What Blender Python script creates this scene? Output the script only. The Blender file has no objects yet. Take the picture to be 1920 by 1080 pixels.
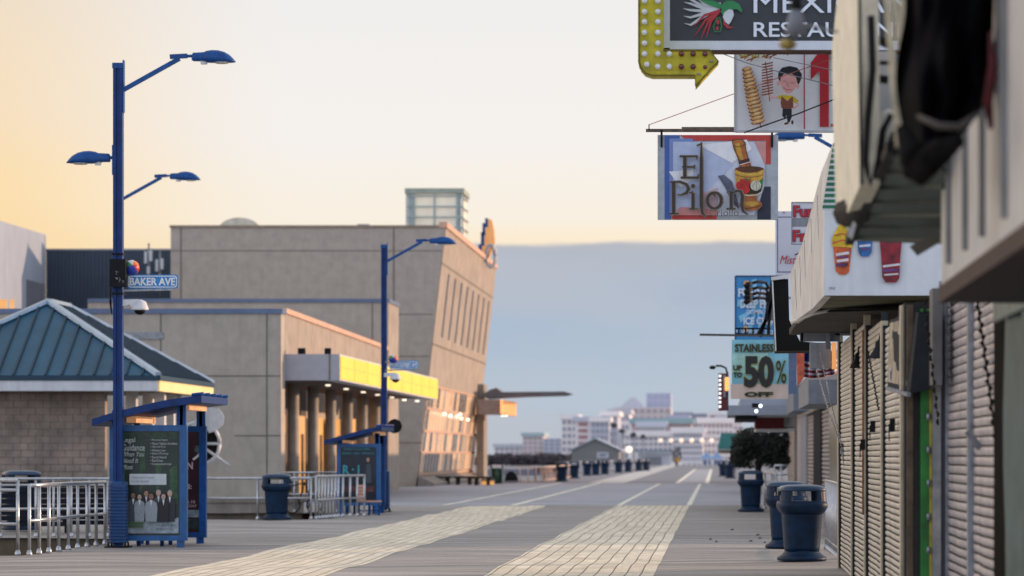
import bpy, bmesh, math, random
from mathutils import Vector, Matrix, Euler
from mathutils import noise as mnoise
random.seed(11)
PI = math.pi
S = bpy.context.scene
C = S.collection
CAMZ, F, VX, VY = 1.6, 6000.0, 1343.0, 850.0
def P(px, py, Y):
    return Vector(((px - VX) * Y / F, Y, CAMZ + (VY - py) * Y / F))
def W(px, Y): return (px - VX) * Y / F
def Hz(py, Y): return CAMZ + (VY - py) * Y / F

# ------------------------------------------------------------------ materials
def lin(c):
    return tuple(((v / 255) / 12.92 if v / 255 <= 0.04045 else ((v / 255 + 0.055) / 1.055) ** 2.4) for v in c)
MATS = {}
def mat(name, col, rough=0.6, var=0.12, scale=3.0, bump=0.0, metal=0.0, emis=None, es=1.0, stretch=(1, 1, 1), col2=None, spec=0.5, streak=0.0, coat=0.0):
    if name in MATS: return MATS[name]
    m = bpy.data.materials.new(name); m.use_nodes = True
    nt = m.node_tree; N = nt.nodes; L = nt.links
    b = N['Principled BSDF']
    b.inputs['Roughness'].default_value = rough
    b.inputs['Metallic'].default_value = metal
    b.inputs['Specular IOR Level'].default_value = spec
    if coat: b.inputs['Coat Weight'].default_value = coat
    tc = N.new('ShaderNodeTexCoord'); mp = N.new('ShaderNodeMapping')
    mp.inputs['Scale'].default_value = stretch
    L.new(tc.outputs['Object'], mp.inputs['Vector'])
    nz = N.new('ShaderNodeTexNoise'); nz.inputs['Scale'].default_value = scale
    nz.inputs['Detail'].default_value = 6; nz.inputs['Roughness'].default_value = 0.65
    L.new(mp.outputs[0], nz.inputs['Vector'])
    rp = N.new('ShaderNodeValToRGB')
    c2 = col2 if col2 else tuple(max(0, v * (1 - var * 2.2)) for v in col)
    c1 = tuple(min(1, v * (1 + var)) for v in col)
    rp.color_ramp.elements[0].position = 0.3; rp.color_ramp.elements[0].color = (*c2, 1)
    rp.color_ramp.elements[1].position = 0.68; rp.color_ramp.elements[1].color = (*c1, 1)
    L.new(nz.outputs['Fac'], rp.inputs[0])
    out = rp.outputs[0]
    if streak:
        mp2 = N.new('ShaderNodeMapping'); mp2.inputs['Scale'].default_value = (6, 6, 0.35)
        L.new(tc.outputs['Object'], mp2.inputs['Vector'])
        n2 = N.new('ShaderNodeTexNoise'); n2.inputs['Scale'].default_value = 1.6; n2.inputs['Detail'].default_value = 5
        L.new(mp2.outputs[0], n2.inputs['Vector'])
        r2 = N.new('ShaderNodeMapRange'); r2.inputs[1].default_value = 0.42; r2.inputs[2].default_value = 0.72
        r2.inputs[3].default_value = 1.0; r2.inputs[4].default_value = 1.0 - streak
        L.new(n2.outputs['Fac'], r2.inputs[0])
        mx = N.new('ShaderNodeVectorMath'); mx.operation = 'SCALE'
        L.new(out, mx.inputs[0]); L.new(r2.outputs[0], mx.inputs['Scale'])
        out = mx.outputs[0]
    L.new(out, b.inputs['Base Color'])
    if emis:
        b.inputs['Emission Color'].default_value = (*emis, 1); b.inputs['Emission Strength'].default_value = es
    if bump:
        bp = N.new('ShaderNodeBump'); bp.inputs['Strength'].default_value = bump; bp.inputs['Distance'].default_value = 0.02
        n3 = N.new('ShaderNodeTexNoise'); n3.inputs['Scale'].default_value = scale * 6; n3.inputs['Detail'].default_value = 8
        L.new(mp.outputs[0], n3.inputs['Vector'])
        L.new(n3.outputs['Fac'], bp.inputs['Height']); L.new(bp.outputs[0], b.inputs['Normal'])
    MATS[name] = m
    return m
def cm(rgb, rough=0.55, **k):
    "plain paint by sRGB"
    key = 'paint_%d_%d_%d' % rgb
    return mat(key, lin(rgb), rough=rough, var=k.pop('var', 0.05), **k)

# ------------------------------------------------------------------ mesh builder
class MB:
    def __init__(s): s.v = []; s.f = []; s.mi = []; s.cur = 0; s.sm = []
        
    def add(s, vs, fs, smooth=False):
        o = len(s.v); s.v += [Vector(v) for v in vs]
        for f in fs:
            s.f.append([o + i for i in f]); s.mi.append(s.cur); s.sm.append(smooth)
        return s
    def m(s, i): s.cur = i; return s
    def box(s, x0, x1, y0, y1, z0, z1):
        x0, x1 = min(x0, x1), max(x0, x1); y0, y1 = min(y0, y1), max(y0, y1); z0, z1 = min(z0, z1), max(z0, z1)
        vs = [(x0, y0, z0), (x1, y0, z0), (x1, y1, z0), (x0, y1, z0), (x0, y0, z1), (x1, y0, z1), (x1, y1, z1), (x0, y1, z1)]
        return s.add(vs, [(0, 3, 2, 1), (4, 5, 6, 7), (0, 1, 5, 4), (1, 2, 6, 5), (2, 3, 7, 6), (3, 0, 4, 7)])
    def hexa(s, a, b):
        "solid between quad a (4 pts) and quad b (4 pts)"
        return s.add(list(a) + list(b), [(3, 2, 1, 0), (4, 5, 6, 7), (0, 1, 5, 4), (1, 2, 6, 5), (2, 3, 7, 6), (3, 0, 4, 7)])
    def prism(s, pts, off):
        "polygon pts (3D) extruded by vector off"
        n = len(pts); off = Vector(off)
        vs = [Vector(p) for p in pts] + [Vector(p) + off for p in pts]
        fs = [tuple(range(n)), tuple(range(2 * n - 1, n - 1, -1))]
        fs += [(i, n + i, n + (i + 1) % n, (i + 1) % n) for i in range(n)]
        return s.add(vs, fs)
    def tube(s, pts, r, n=8, cap=True, smooth=True, ang=0.0):
        pts = [Vector(p) for p in pts]; k = len(pts)
        rs = r if isinstance(r, (list, tuple)) else [r] * k
        vs = []
        for i, p in enumerate(pts):
            d = (pts[min(i + 1, k - 1)] - pts[max(i - 1, 0)]).normalized()
            up = Vector((0, 0, 1)) if abs(d.z) < 0.93 else Vector((0, 1, 0))
            a = d.cross(up).normalized(); b = a.cross(d).normalized()
            for j in range(n):
                t = 2 * PI * j / n + ang
                vs.append(p + (a * math.cos(t) + b * math.sin(t)) * rs[i])
        fs = []
        for i in range(k - 1):
            for j in range(n):
                fs.append((i * n + j, i * n + (j + 1) % n, (i + 1) * n + (j + 1) % n, (i + 1) * n + j))
        if cap: fs += [tuple(range(n - 1, -1, -1)), tuple((k - 1) * n + j for j in range(n))]
        return s.add(vs, fs, smooth)
    def bar(s, p0, p1, w):  # square bar
        return s.tube([p0, p1], w * 0.7071, n=4, smooth=False, ang=PI / 4)
    def lathe(s, prof, c, n=28, sq=2.0, cap=True, smooth=True):
        "prof (r, z); sq>2 squares the section"
        c = Vector(c); vs = []
        for r, z in prof:
            for j in range(n):
                t = 2 * PI * j / n; ct, st = math.cos(t), math.sin(t)
                k = (abs(ct) ** sq + abs(st) ** sq) ** (-1 / sq)
                vs.append(c + Vector((r * k * ct, r * k * st, z)))
        fs = []
        m = len(prof)
        for i in range(m - 1):
            for j in range(n):
                fs.append((i * n + j, i * n + (j + 1) % n, (i + 1) * n + (j + 1) % n, (i + 1) * n + j))
        if cap: fs += [tuple(range(n - 1, -1, -1)), tuple((m - 1) * n + j for j in range(n))]
        return s.add(vs, fs, smooth)
    def ball(s, c, r, n=12, sz=1.0, sx=1.0, sy=1.0):
        c = Vector(c); vs = []; fs = []; k = n // 2
        for i in range(k + 1):
            a = PI * i / k
            for j in range(n):
                b = 2 * PI * j / n
                vs.append(c + Vector((r * sx * math.sin(a) * math.cos(b), r * sy * math.sin(a) * math.sin(b), r * sz * math.cos(a))))
        for i in range(k):
            for j in range(n):
                fs.append((i * n + j, (i + 1) * n + j, (i + 1) * n + (j + 1) % n, i * n + (j + 1) % n))
        return s.add(vs, fs, True)
    def quad(s, *p): return s.add(p, [tuple(range(len(p)))])
    def build(s, name, mats, parent=None, clean=False):
        me = bpy.data.meshes.new(name)
        org = Vector((0, 0, 0))
        q = parent
        while q is not None: org = org + q.location; q = q.parent
        top = parent is None
        if top and s.v:
            lo = Vector((min(v.x for v in s.v), min(v.y for v in s.v), min(v.z for v in s.v)))
            hi = Vector((max(v.x for v in s.v), max(v.y for v in s.v), max(v.z for v in s.v)))
            org = Vector(((lo.x + hi.x) / 2, (lo.y + hi.y) / 2, lo.z))
        me.from_pydata([v - org for v in s.v], [], s.f)
        if not isinstance(mats, (list, tuple)): mats = [mats]
        for m_ in mats: me.materials.append(m_)
        for p, i, sm in zip(me.polygons, s.mi, s.sm): p.material_index = min(i, len(mats) - 1); p.use_smooth = sm
        me.update()
        if clean or True:
            bm = bmesh.new(); bm.from_mesh(me)
            if clean: bmesh.ops.recalc_face_normals(bm, faces=bm.faces)
            bm.to_mesh(me); bm.free()
        o = bpy.data.objects.new(name, me); C.objects.link(o)
        if top: o.location = org
        else: o.parent = parent
        return o

def tag(o, label, cat, group=None):
    o['label'] = label; o['category'] = cat
    if group: o['group'] = group
    return o
def thing(name, label, cat, loc, group=None):
    o = bpy.data.objects.new(name, None); C.objects.link(o); o.empty_display_size = 0.2
    o.location = Vector(loc)
    return tag(o, label, cat, group)
def struct(o): o['kind'] = 'structure'; return o
def copy_tree(o, parent=None):
    c = o.copy(); C.objects.link(c)
    if parent is not None: c.parent = parent
    for ch in list(o.children): copy_tree(ch, c)
    return c
def spawn(proto, used, loc, label, rz=0.0, group=None, scale=1.0):
    o = proto if not used else copy_tree(proto)
    o.location = Vector(loc); o.rotation_euler = (0, 0, rz); o['label'] = label
    o.scale = (scale, scale, scale)
    if group: o['group'] = group
    return o

# flat artwork at depth Y in photo-sized units
class Art:
    def __init__(s, Y, step=0.0025): s.Y = Y; s.mb = MB(); s.k = 0; s.step = step; s.mats = []
    def c(s, m):
        if m not in s.mats: s.mats.append(m)
        s.mb.m(s.mats.index(m)); return s
    def poly(s, pts):
        s.k += 1; y = s.Y - s.k * s.step
        s.mb.add([Vector(((px - VX) * s.Y / F, y, CAMZ + (VY - py) * s.Y / F)) for px, py in pts], [tuple(range(len(pts)))])
        return s
    def rect(s, x0, y0, x1, y1): return s.poly([(x0, y1), (x1, y1), (x1, y0), (x0, y0)])
    def ell(s, cx, cy, rx, ry, rot=0, n=18):
        return s.poly([(cx + rx * math.cos(t) * math.cos(rot) - ry * math.sin(t) * math.sin(rot),
                        cy + rx * math.cos(t) * math.sin(rot) + ry * math.sin(t) * math.cos(rot)) for t in [2 * PI * i / n for i in range(n)]])
    def stroke(s, pts, w):
        s.k += 1; y = s.Y - s.k * s.step
        n = len(pts); ws = w if isinstance(w, (list, tuple)) else [w] * n
        vs = []
        for i, (x, z) in enumerate(pts):
            a = pts[max(i - 1, 0)]; b = pts[min(i + 1, n - 1)]
            dx, dz = b[0] - a[0], b[1] - a[1]; l = math.hypot(dx, dz) or 1
            nx, nz = -dz / l, dx / l
            for sg in (1, -1):
                q = (x + sg * nx * ws[i] / 2, z + sg * nz * ws[i] / 2)
                vs.append(Vector(((q[0] - VX) * s.Y / F, y, CAMZ + (VY - q[1]) * s.Y / F)))
        s.mb.add(vs, [(2 * i, 2 * i + 1, 2 * i + 3, 2 * i + 2) for i in range(n - 1)])
        return s
    def build(s, name, parent): return s.mb.build(name, s.mats, parent)

def text_geo(body, bold=0.0, shear=0.0):
    cu = bpy.data.curves.new('t', 'FONT'); cu.body = body; cu.size = 1; cu.offset = bold; cu.shear = shear
    cu.resolution_u = 3
    o = bpy.data.objects.new('t', cu); C.objects.link(o)
    bpy.context.view_layer.update()
    me = bpy.data.meshes.new_from_object(o.evaluated_get(bpy.context.evaluated_depsgraph_get()))
    vs = [v.co.copy() for v in me.vertices]; fs = [tuple(p.vertices) for p in me.polygons]
    bpy.data.objects.remove(o); bpy.data.curves.remove(cu); bpy.data.meshes.remove(me)
    return vs, fs
def lettering(items, Y, m, parent, bold=0.0, shear=0.0, layer=0.02, name='lettering'):
    "items: (text, x0, y0, x1, y1) boxes in photo units"
    for it in items:
        mb = MB(); body, x0, y0, x1, y1 = it[:5]
        b = it[5] if len(it) > 5 else bold
        vs, fs = text_geo(body, b, shear)
        if not vs: continue
        ax, bx = min(v.x for v in vs), max(v.x for v in vs); ay, by = min(v.y for v in vs), max(v.y for v in vs)
        out = []
        for v in vs:
            px = x0 + (v.x - ax) / (bx - ax) * (x1 - x0); py = y1 - (v.y - ay) / (by - ay) * (y1 - y0)
            q = P(px, py, Y); out.append(Vector((q.x, Y - layer, q.z)))
        mb.add(out, fs); mb.build(name, m, parent)
# ------------------------------------------------------------------ world, sun, camera
SUN_AZ, SUN_EL = math.radians(68), math.radians(8.5)   # azimuth from +Y (the view) towards +X
w = bpy.data.worlds.new("World"); S.world = w; w.use_nodes = True
nt = w.node_tree; N = nt.nodes; L = nt.links
for n in list(N): N.remove(n)
out = N.new('ShaderNodeOutputWorld')
sky = N.new('ShaderNodeTexSky'); sky.sky_type = 'NISHITA'; sky.sun_disc = False
sky.sun_elevation = SUN_EL; sky.sun_rotation = SUN_AZ; sky.air_density = 1.3; sky.dust_density = 2.5
bg1 = N.new('ShaderNodeBackground'); bg1.inputs['Strength'].default_value = 0.15
L.new(sky.outputs[0], bg1.inputs[0])
tc = N.new('ShaderNodeTexCoord'); sp = N.new('ShaderNodeSeparateXYZ'); L.new(tc.outputs['Generated'], sp.inputs[0])
def ramp(src, stops, interp='EASE'):
    r = N.new('ShaderNodeValToRGB'); r.color_ramp.interpolation = interp
    els = r.color_ramp.elements
    while len(els) < len(stops): els.new(0.5)
    for e, (p_, c_) in zip(els, stops): e.position = p_; e.color = (*c_, 1)
    L.new(src, r.inputs[0]); return r.outputs[0]
def mrange(src, a, b, c=0.0, d=1.0, smooth=True):
    r = N.new('ShaderNodeMapRange'); r.interpolation_type = 'SMOOTHSTEP' if smooth else 'LINEAR'
    for i, v in enumerate((a, b, c, d)): r.inputs[i + 1].default_value = v
    L.new(src, r.inputs[0]); return r.outputs[0]
def mixc(f, a, b):
    r = N.new('ShaderNodeMix'); r.data_type = 'RGBA'
    L.new(f, r.inputs[0])
    for s_, i in ((a, 6), (b, 7)):
        if isinstance(s_, tuple): r.inputs[i].default_value = (*s_, 1)
        else: L.new(s_, r.inputs[i])
    return r.outputs[2]
def math_(op, a, b):
    r = N.new('ShaderNodeMath'); r.operation = op
    for i, s_ in enumerate((a, b)):
        if isinstance(s_, (int, float)): r.inputs[i].default_value = s_
        else: L.new(s_, r.inputs[i])
    return r.outputs[0]
X_, Y_, Z_ = sp.outputs
e5 = math_('MULTIPLY', Z_, 5.0)       # elevation*5 : 0.2 -> 1
left = ramp(e5, [(0.0, lin((250, 204, 140))), (0.32, lin((252, 219, 164))), (0.40, lin((252, 222, 172))), (0.55, lin((246, 223, 190))), (0.75, lin((238, 221, 199))), (1.0, lin((228, 219, 208)))])
cent = ramp(e5, [(0.0, lin((246, 226, 200))), (0.30, lin((248, 232, 205))), (0.37, lin((249, 240, 226))), (0.50, lin((245, 241, 237))), (0.75, lin((240, 238, 237))), (1.0, lin((232, 234, 238)))])
clear = mixc(mrange(X_, -0.235, -0.125), left, cent)
# low blue cloud bank with a ragged upper edge
mp = N.new('ShaderNodeMapping'); mp.inputs['Scale'].default_value = (20, 20, 70); L.new(tc.outputs['Generated'], mp.inputs[0])
nz = N.new('ShaderNodeTexNoise'); nz.inputs['Scale'].default_value = 1.0; nz.inputs['Detail'].default_value = 7; nz.inputs['Roughness'].default_value = 0.55; L.new(mp.outputs[0], nz.inputs[0])
eb = math_('ADD', Z_, math_('MULTIPLY', math_('SUBTRACT', nz.outputs[0], 0.5), 0.0055))
cl = mrange(eb, 0.0666, 0.0646)
clx = mrange(X_, -0.16, -0.09)
cf = math_('MULTIPLY', cl, clx)
cb = ramp(e5, [(0.0, lin((184, 190, 202))), (0.09, lin((182, 196, 211))), (0.19, lin((170, 189, 210))), (0.26, lin((164, 181, 205))), (0.30, lin((172, 183, 199))), (0.328, lin((178, 181, 190)))])
mp3 = N.new('ShaderNodeMapping'); mp3.inputs['Scale'].default_value = (7, 7, 34); L.new(tc.outputs['Generated'], mp3.inputs[0])
nz3 = N.new('ShaderNodeTexNoise'); nz3.inputs['Scale'].default_value = 1.0; nz3.inputs['Detail'].default_value = 4; L.new(mp3.outputs[0], nz3.inputs[0])
cb = mixc(mrange(nz3.outputs[0], 0.3, 0.7, 0.0, 0.7), cb, lin((190, 194, 202)))
edge = math_('MULTIPLY', mrange(Z_, 0.0740, 0.0662), clx)
c0 = mixc(math_('MULTIPLY', edge, 0.55), clear, lin((255, 236, 205)))
c1 = mixc(cf, c0, cb)
# away from the view the sky turns to a soft blue dome
back = mrange(Y_, 0.55, -0.2)
c2 = mixc(back, c1, lin((190, 198, 214)))
dome = math_('MAXIMUM', mrange(Z_, 0.16, 0.6, 1.0, 1.5), mrange(Y_, 0.5, -0.1, 1.0, 1.95))
glow = math_('MULTIPLY', mrange(X_, -0.28, -0.62), math_('MULTIPLY', mrange(Z_, 0.42, 0.12), mrange(Y_, -0.3, 0.25)))
c2 = mixc(glow, c2, (1.9, 1.35, 0.88))
sc_ = N.new('ShaderNodeVectorMath'); sc_.operation = 'SCALE'; L.new(c2, sc_.inputs[0]); L.new(dome, sc_.inputs['Scale']); c2 = sc_.outputs[0]
bg2 = N.new('ShaderNodeBackground'); L.new(c2, bg2.inputs[0]); bg2.inputs['Strength'].default_value = 1.0
ms = N.new('ShaderNodeMixShader'); L.new(mrange(Z_, 0.25, 0.85, 0.0, 0.5), ms.inputs[0]); L.new(bg2.outputs[0], ms.inputs[1]); L.new(bg1.outputs[0], ms.inputs[2])
L.new(ms.outputs[0], out.inputs[0])

sl = bpy.data.lights.new('sun', 'SUN'); sl.energy = 4.2; sl.angle = math.radians(0.6); sl.color = (1.0, 0.66, 0.42)
so = bpy.data.objects.new('sun', sl); C.objects.link(so)
sd = Vector((math.sin(SUN_AZ) * math.cos(SUN_EL), math.cos(SUN_AZ) * math.cos(SUN_EL), math.sin(SUN_EL)))
so.rotation_euler = sd.to_track_quat('Z', 'Y').to_euler(); so.location = (30, 40, 30)

cd = bpy.data.cameras.new('camera'); cam = bpy.data.objects.new('camera', cd); C.objects.link(cam)
cam.location = (0, 0, CAMZ); cam.rotation_euler = (PI / 2, 0, 0)
cd.sensor_width = 36; cd.lens = F / 1920 * 36
cd.shift_x = -(VX - 960) / 1920; cd.shift_y = (VY - 540) / 1920
cd.clip_start = 0.5; cd.clip_end = 6000
cd.dof.use_dof = True; cd.dof.focus_distance = 44.0; cd.dof.aperture_fstop = cd.lens / 54.0
S.camera = cam
S.view_settings.view_transform = 'Standard'; S.view_settings.look = 'None'; S.view_settings.exposure = 0
S.cycles.use_denoising = True
S.cycles.max_bounces = 6

# ------------------------------------------------------------------ ground
def gh(x, y):
    a = 0.034 if y < 96 else 0.008
    if y > 170: return 0.0
    return a * (mnoise.noise(Vector((x * 0.22, y * 0.16, 3.1))) + 0.8 * mnoise.noise(Vector((x * 0.5 + 9, y * 0.42, 7.7)))) * (1 if y < 160 else (170 - y) / 10)
def sheet(xs, ys, skip=lambda x, y: False, dz=0.0):
    mb = MB(); vs = []; fs = []
    for y in ys:
        for x in xs: vs.append((x, y, gh(x, y) + dz))
    nx = len(xs)
    for j in range(len(ys) - 1):
        for i in range(nx - 1):
            if skip((xs[i] + xs[i + 1]) / 2, (ys[j] + ys[j + 1]) / 2): continue
            fs.append((j * nx + i, j * nx + i + 1, (j + 1) * nx + i + 1, (j + 1) * nx + i))
    used = sorted({i for f in fs for i in f}); mp_ = {u: k for k, u in enumerate(used)}
    mb.add([vs[u] for u in used], [tuple(mp_[i] for i in f) for f in fs], True)
    return mb
def frange(a, b, st):
    r = []; x = a
    while x < b - 1e-6: r.append(round(x, 4)); x += st
    return r + [b]
def plank_mat(name, c_a, c_b, along_x=True, pitch=0.14, length=4.0, gap=0.008, gapc=(0.03, 0.028, 0.026), rough=0.75):
    m = bpy.data.materials.new(name); m.use_nodes = True; nt = m.node_tree; N = nt.nodes; L = nt.links; b = N['Principled BSDF']
    b.inputs['Roughness'].default_value = rough; b.inputs['Specular IOR Level'].default_value = 0.3
    g = N.new('ShaderNodeNewGeometry'); sp = N.new('ShaderNodeSeparateXYZ'); L.new(g.outputs['Position'], sp.inputs[0])
    ad = N.new('ShaderNodeMath'); ad.operation = 'ADD'; ad.inputs[1].default_value = 137.3; L.new(sp.outputs[0], ad.inputs[0])
    cb_ = N.new('ShaderNodeCombineXYZ')
    if along_x: L.new(ad.outputs[0], cb_.inputs[0]); L.new(sp.outputs[1], cb_.inputs[1])
    else: L.new(sp.outputs[1], cb_.inputs[0]); L.new(sp.outputs[0], cb_.inputs[1])
    br = N.new('ShaderNodeTexBrick'); L.new(cb_.outputs[0], br.inputs['Vector'])
    br.inputs['Scale'].default_value = 1; br.inputs['Brick Width'].default_value = length; br.inputs['Row Height'].default_value = pitch
    br.inputs['Mortar Size'].default_value = gap; br.inputs['Mortar Smooth'].default_value = 0.2
    br.inputs['Color1'].default_value = (*c_a, 1); br.inputs['Color2'].default_value = (*c_b, 1); br.inputs['Mortar'].default_value = (*gapc, 1)
    br.offset = 0.37; br.offset_frequency = 3
    def nz(sx, sy, sc, det=5):
        mp = N.new('ShaderNodeMapping'); mp.inputs['Scale'].default_value = (sx, sy, 1); L.new(cb_.outputs[0], mp.inputs[0])
        n = N.new('ShaderNodeTexNoise'); n.inputs['Scale'].default_value = sc; n.inputs['Detail'].default_value = det; n.inputs['Roughness'].default_value = 0.6
        L.new(mp.outputs[0], n.inputs[0]); return n.outputs[0]
    def mul(col, fac, lo, hi):
        r = N.new('ShaderNodeMapRange'); r.inputs[1].default_value = 0.3; r.inputs[2].default_value = 0.7; r.inputs[3].default_value = lo; r.inputs[4].default_value = hi
        L.new(fac, r.inputs[0]); v = N.new('ShaderNodeVectorMath'); v.operation = 'SCALE'; L.new(col, v.inputs[0]); L.new(r.outputs[0], v.inputs['Scale']); return v.outputs[0]
    c = br.outputs[0]
    if along_x:
        c = mul(c, nz(0.12, 1.3, 1.0, 3), 0.76, 1.2)
        c = mul(c, nz(0.3, 5.0, 1.0, 5), 0.56, 1.3)
        c = mul(c, nz(0.9, 0.9, 0.12, 4), 0.88, 1.1)
        c = mul(c, nz(0.5, 0.5, 1.3, 6), 0.93, 1.05)
    else:
        c = mul(c, nz(1.2, 9.0, 1.0, 5), 0.86, 1.1)
        c = mul(c, nz(1.0, 1.0, 1.4, 6), 0.74, 1.12)
    L.new(c, b.inputs['Base Color'])
    bp = N.new('ShaderNodeBump'); bp.inputs['Strength'].default_value = 0.5; bp.inputs['Distance'].default_value = 0.01
    L.new(nz(1.5, 14, 1.0, 6), bp.inputs['Height']); L.new(bp.outputs[0], b.inputs['Normal'])
    return m
M_plank = plank_mat('weathered_planks', lin((184, 176, 170)), lin((150, 144, 140)), length=400)
M_lane = plank_mat('pale_planks', lin((244, 230, 206)), lin((228, 213, 188)), along_x=False, pitch=0.2, length=2.6, gap=0.009, gapc=lin((70, 62, 56)))
M_cross = plank_mat('grey_crossing', lin((176, 175, 182)), lin((166, 165, 174)), pitch=1.6, length=60, gap=0.01, gapc=lin((110, 108, 110)))
M_far = plank_mat('dark_deck', lin((142, 142, 150)), lin((130, 130, 138)), pitch=0.5, length=60)
M_line = mat('lane_paint', lin((240, 234, 216)), 0.7, 0.12, 5)
M_earth = mat('bare_earth', lin((112, 98, 80)), 0.9, 0.25, 0.8, bump=0.4)

xs = frange(-32, -10.75, 1.25) + frange(-10.25, -9.75, 0.5) + frange(-9.45, 6.0, 0.45)
ys = frange(10, 49.6, 0.45) + frange(50.1, 60, 0.45)[0:] + frange(60.4, 77, 0.5) + frange(77.5, 86, 0.5) + frange(86.5, 171, 0.5)
def void(x, y): return (x < -10.75 and 49.6 < y < 60.1) or (x < -9.75 and 77 < y < 86)
o = struct(sheet(xs, ys, void).build('boardwalk', M_plank))
o = struct(sheet(frange(-60, 8, 4), [171, 200, 260, 340, 450, 640, 900]).build('boardwalk', M_far))
o = struct(MB().quad((-900, -50, -0.95), (900, -50, -0.95), (1500, 5000, -0.95), (-1500, 5000, -0.95)).build('ground', M_earth))
def strip(x0, x1, y0, y1, m, name, dz, st=0.45):
    n = max(1, round((x1 - x0) / 0.4))
    return struct(sheet([x0 + (x1 - x0) * i / n for i in range(n + 1)], frange(y0, y1, st), dz=dz).build(name, m))
strip(-3.05, -0.82, 10, 98, M_lane, 'path', 0.005)
strip(-7.38, -5.1, 10, 96.8, M_lane, 'path', 0.005)
strip(-14.2, 4.5, 98.4, 171, M_cross, 'road', 0.004)
for x0, x1, y0, y1 in ((-3.06, -2.9, 98, 168), (-0.92, -0.76, 98, 166), (-6.35, -6.12, 98, 172), (-8.45, -8.25, 98, 172)):
    strip(x0, x1, y0, y1, M_line, 'path', 0.010)
strip(-2.22, -1.98, 171.2, 320, M_line, 'path', 0.008, 8)
strip(-0.62, -0.38, 171.2, 320, M_line, 'path', 0.008, 8)
strip(-6.9, -4.95, 171.2, 500, mat('pale_edge', lin((196, 192, 190)), 0.7), 'path', 0.006, 8)
strip(-1.98, -0.62, 171.2, 320, M_cross, 'path', 0.005, 8)
# edges of the two openings in the deck
m = MB()
m.box(-32, -10.78, 49.45, 49.6, -0.95, -0.01); m.box(-10.76, -10.6, 49.6, 60.1, -0.95, -0.03); m.box(-32, -10.78, 60.1, 60.3, -0.95, -0.01)
m.box(-32, -9.76, 76.8, 76.97, -0.95, -0.01); m.box(-9.75, -9.6, 77, 86, -0.95, -0.03)
struct(m.build('boardwalk', mat('edge_boards', lin((104, 92, 74)), 0.8, 0.2, 4)))
# ------------------------------------------------------------------ palette
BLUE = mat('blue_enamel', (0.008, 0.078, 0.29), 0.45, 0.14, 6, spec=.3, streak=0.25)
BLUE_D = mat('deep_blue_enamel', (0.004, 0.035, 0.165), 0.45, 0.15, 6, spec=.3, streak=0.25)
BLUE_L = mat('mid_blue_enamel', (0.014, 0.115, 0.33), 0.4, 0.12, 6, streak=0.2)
CANBLUE = mat('bin_plastic', (0.002, 0.024, 0.066), 0.5, 0.25, 4, spec=.3, bump=0.15, streak=0.25)
ALU = mat('aluminium_rail', (0.50, 0.52, 0.55), 0.32, 0.1, 12, metal=0.75)
STEEL = mat('dull_steel', (0.30, 0.31, 0.33), 0.45, 0.2, 10, metal=0.7)
BLACK = mat('black_metal', (0.008, 0.008, 0.010), 0.6, 0.3, 8, spec=.2)
DARK = mat('dark_recess', (0.02, 0.019, 0.02), 0.8, 0.3, 2)
WHITE = mat('white_paint', (0.72, 0.72, 0.73), 0.5, 0.07, 5, streak=0.12)
WHITEC = mat('white_fascia', (0.66, 0.67, 0.70), 0.45, 0.06, 2, streak=0.1)
CONC = mat('precast_concrete', (0.45, 0.39, 0.33), 0.85, 0.07, 2.2, bump=0.25, streak=0.07)
CONC_D = mat('precast_concrete_dark', (0.31, 0.27, 0.23), 0.85, 0.15, 1.2, bump=0.25, streak=0.2)
CONC_W = mat('concrete_warm', (0.38, 0.315, 0.265), 0.82, 0.12, 1.0, bump=0.2, streak=0.16)
JOINT = mat('joint', (0.19, 0.165, 0.14), 0.9, 0.1, 3)
GLASS = mat('dark_glass', (0.035, 0.04, 0.05), 0.08, 0.2, 2, spec=0.8)
AMBER = mat('amber_glow_glass', (0.4, 0.22, 0.07), 0.2, 0.3, 0.9, emis=(1.0, 0.46, 0.13), es=0.72)  # emission stands in for sunset reflected in windows; lantern lens shares it
YELLOWSUN = mat('painted_sun_yellow', (0.25, 0.14, 0.02), 0.5, 0.3, .5, emis=(1.0, 0.68, 0.055), es=0.95)  # glow painted in for sun glare on the glossy marquee panels
LAMP = mat('lit_downlight', (0.9, 0.9, 0.85), 0.3, 0.0, 1, emis=(1.0, 0.86, 0.66), es=1.8)

# ------------------------------------------------------------------ street lamps
def lamp_head(mb, x, y, z, d):
    "cobra head reaching in direction d (+1/-1) from x, flat underside at z"
    prof = [(0, .05, .135, .03), (.02, .065, .16, .02), (.12, .07, .165, .02), (.20, .075, .17, .015), (.24, .10, .19, 0), (.34, .135, .205, 0),
            (.44, .15, .20, 0), (.54, .15, .175, 0), (.63, .125, .125, 0), (.69, .085, .065, 0), (.735, .02, .012, 0)]
    n = 12; vs = []; fs = []
    for s_, hw, top, bot in prof:
        for j in range(n):
            t = PI * j / (n - 3) if j <= n - 3 else None
            if t is not None: vs.append((x + d * s_, y + hw * math.cos(t), z + bot + (top - bot) * math.sin(t) ** 0.75 if 0 < t < PI else z + bot))
            else: vs.append((x + d * s_, y + hw * (-0.33 if j == n - 2 else 0.33), z + bot))
    for i in range(len(prof) - 1):
        for j in range(n): fs.append((i * n + j, i * n + (j + 1) % n, (i + 1) * n + (j + 1) % n, (i + 1) * n + j))
    fs += [tuple(range(n)), tuple((len(prof) - 1) * n + j for j in range(n))]
    mb.add(vs, fs, True)
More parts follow.
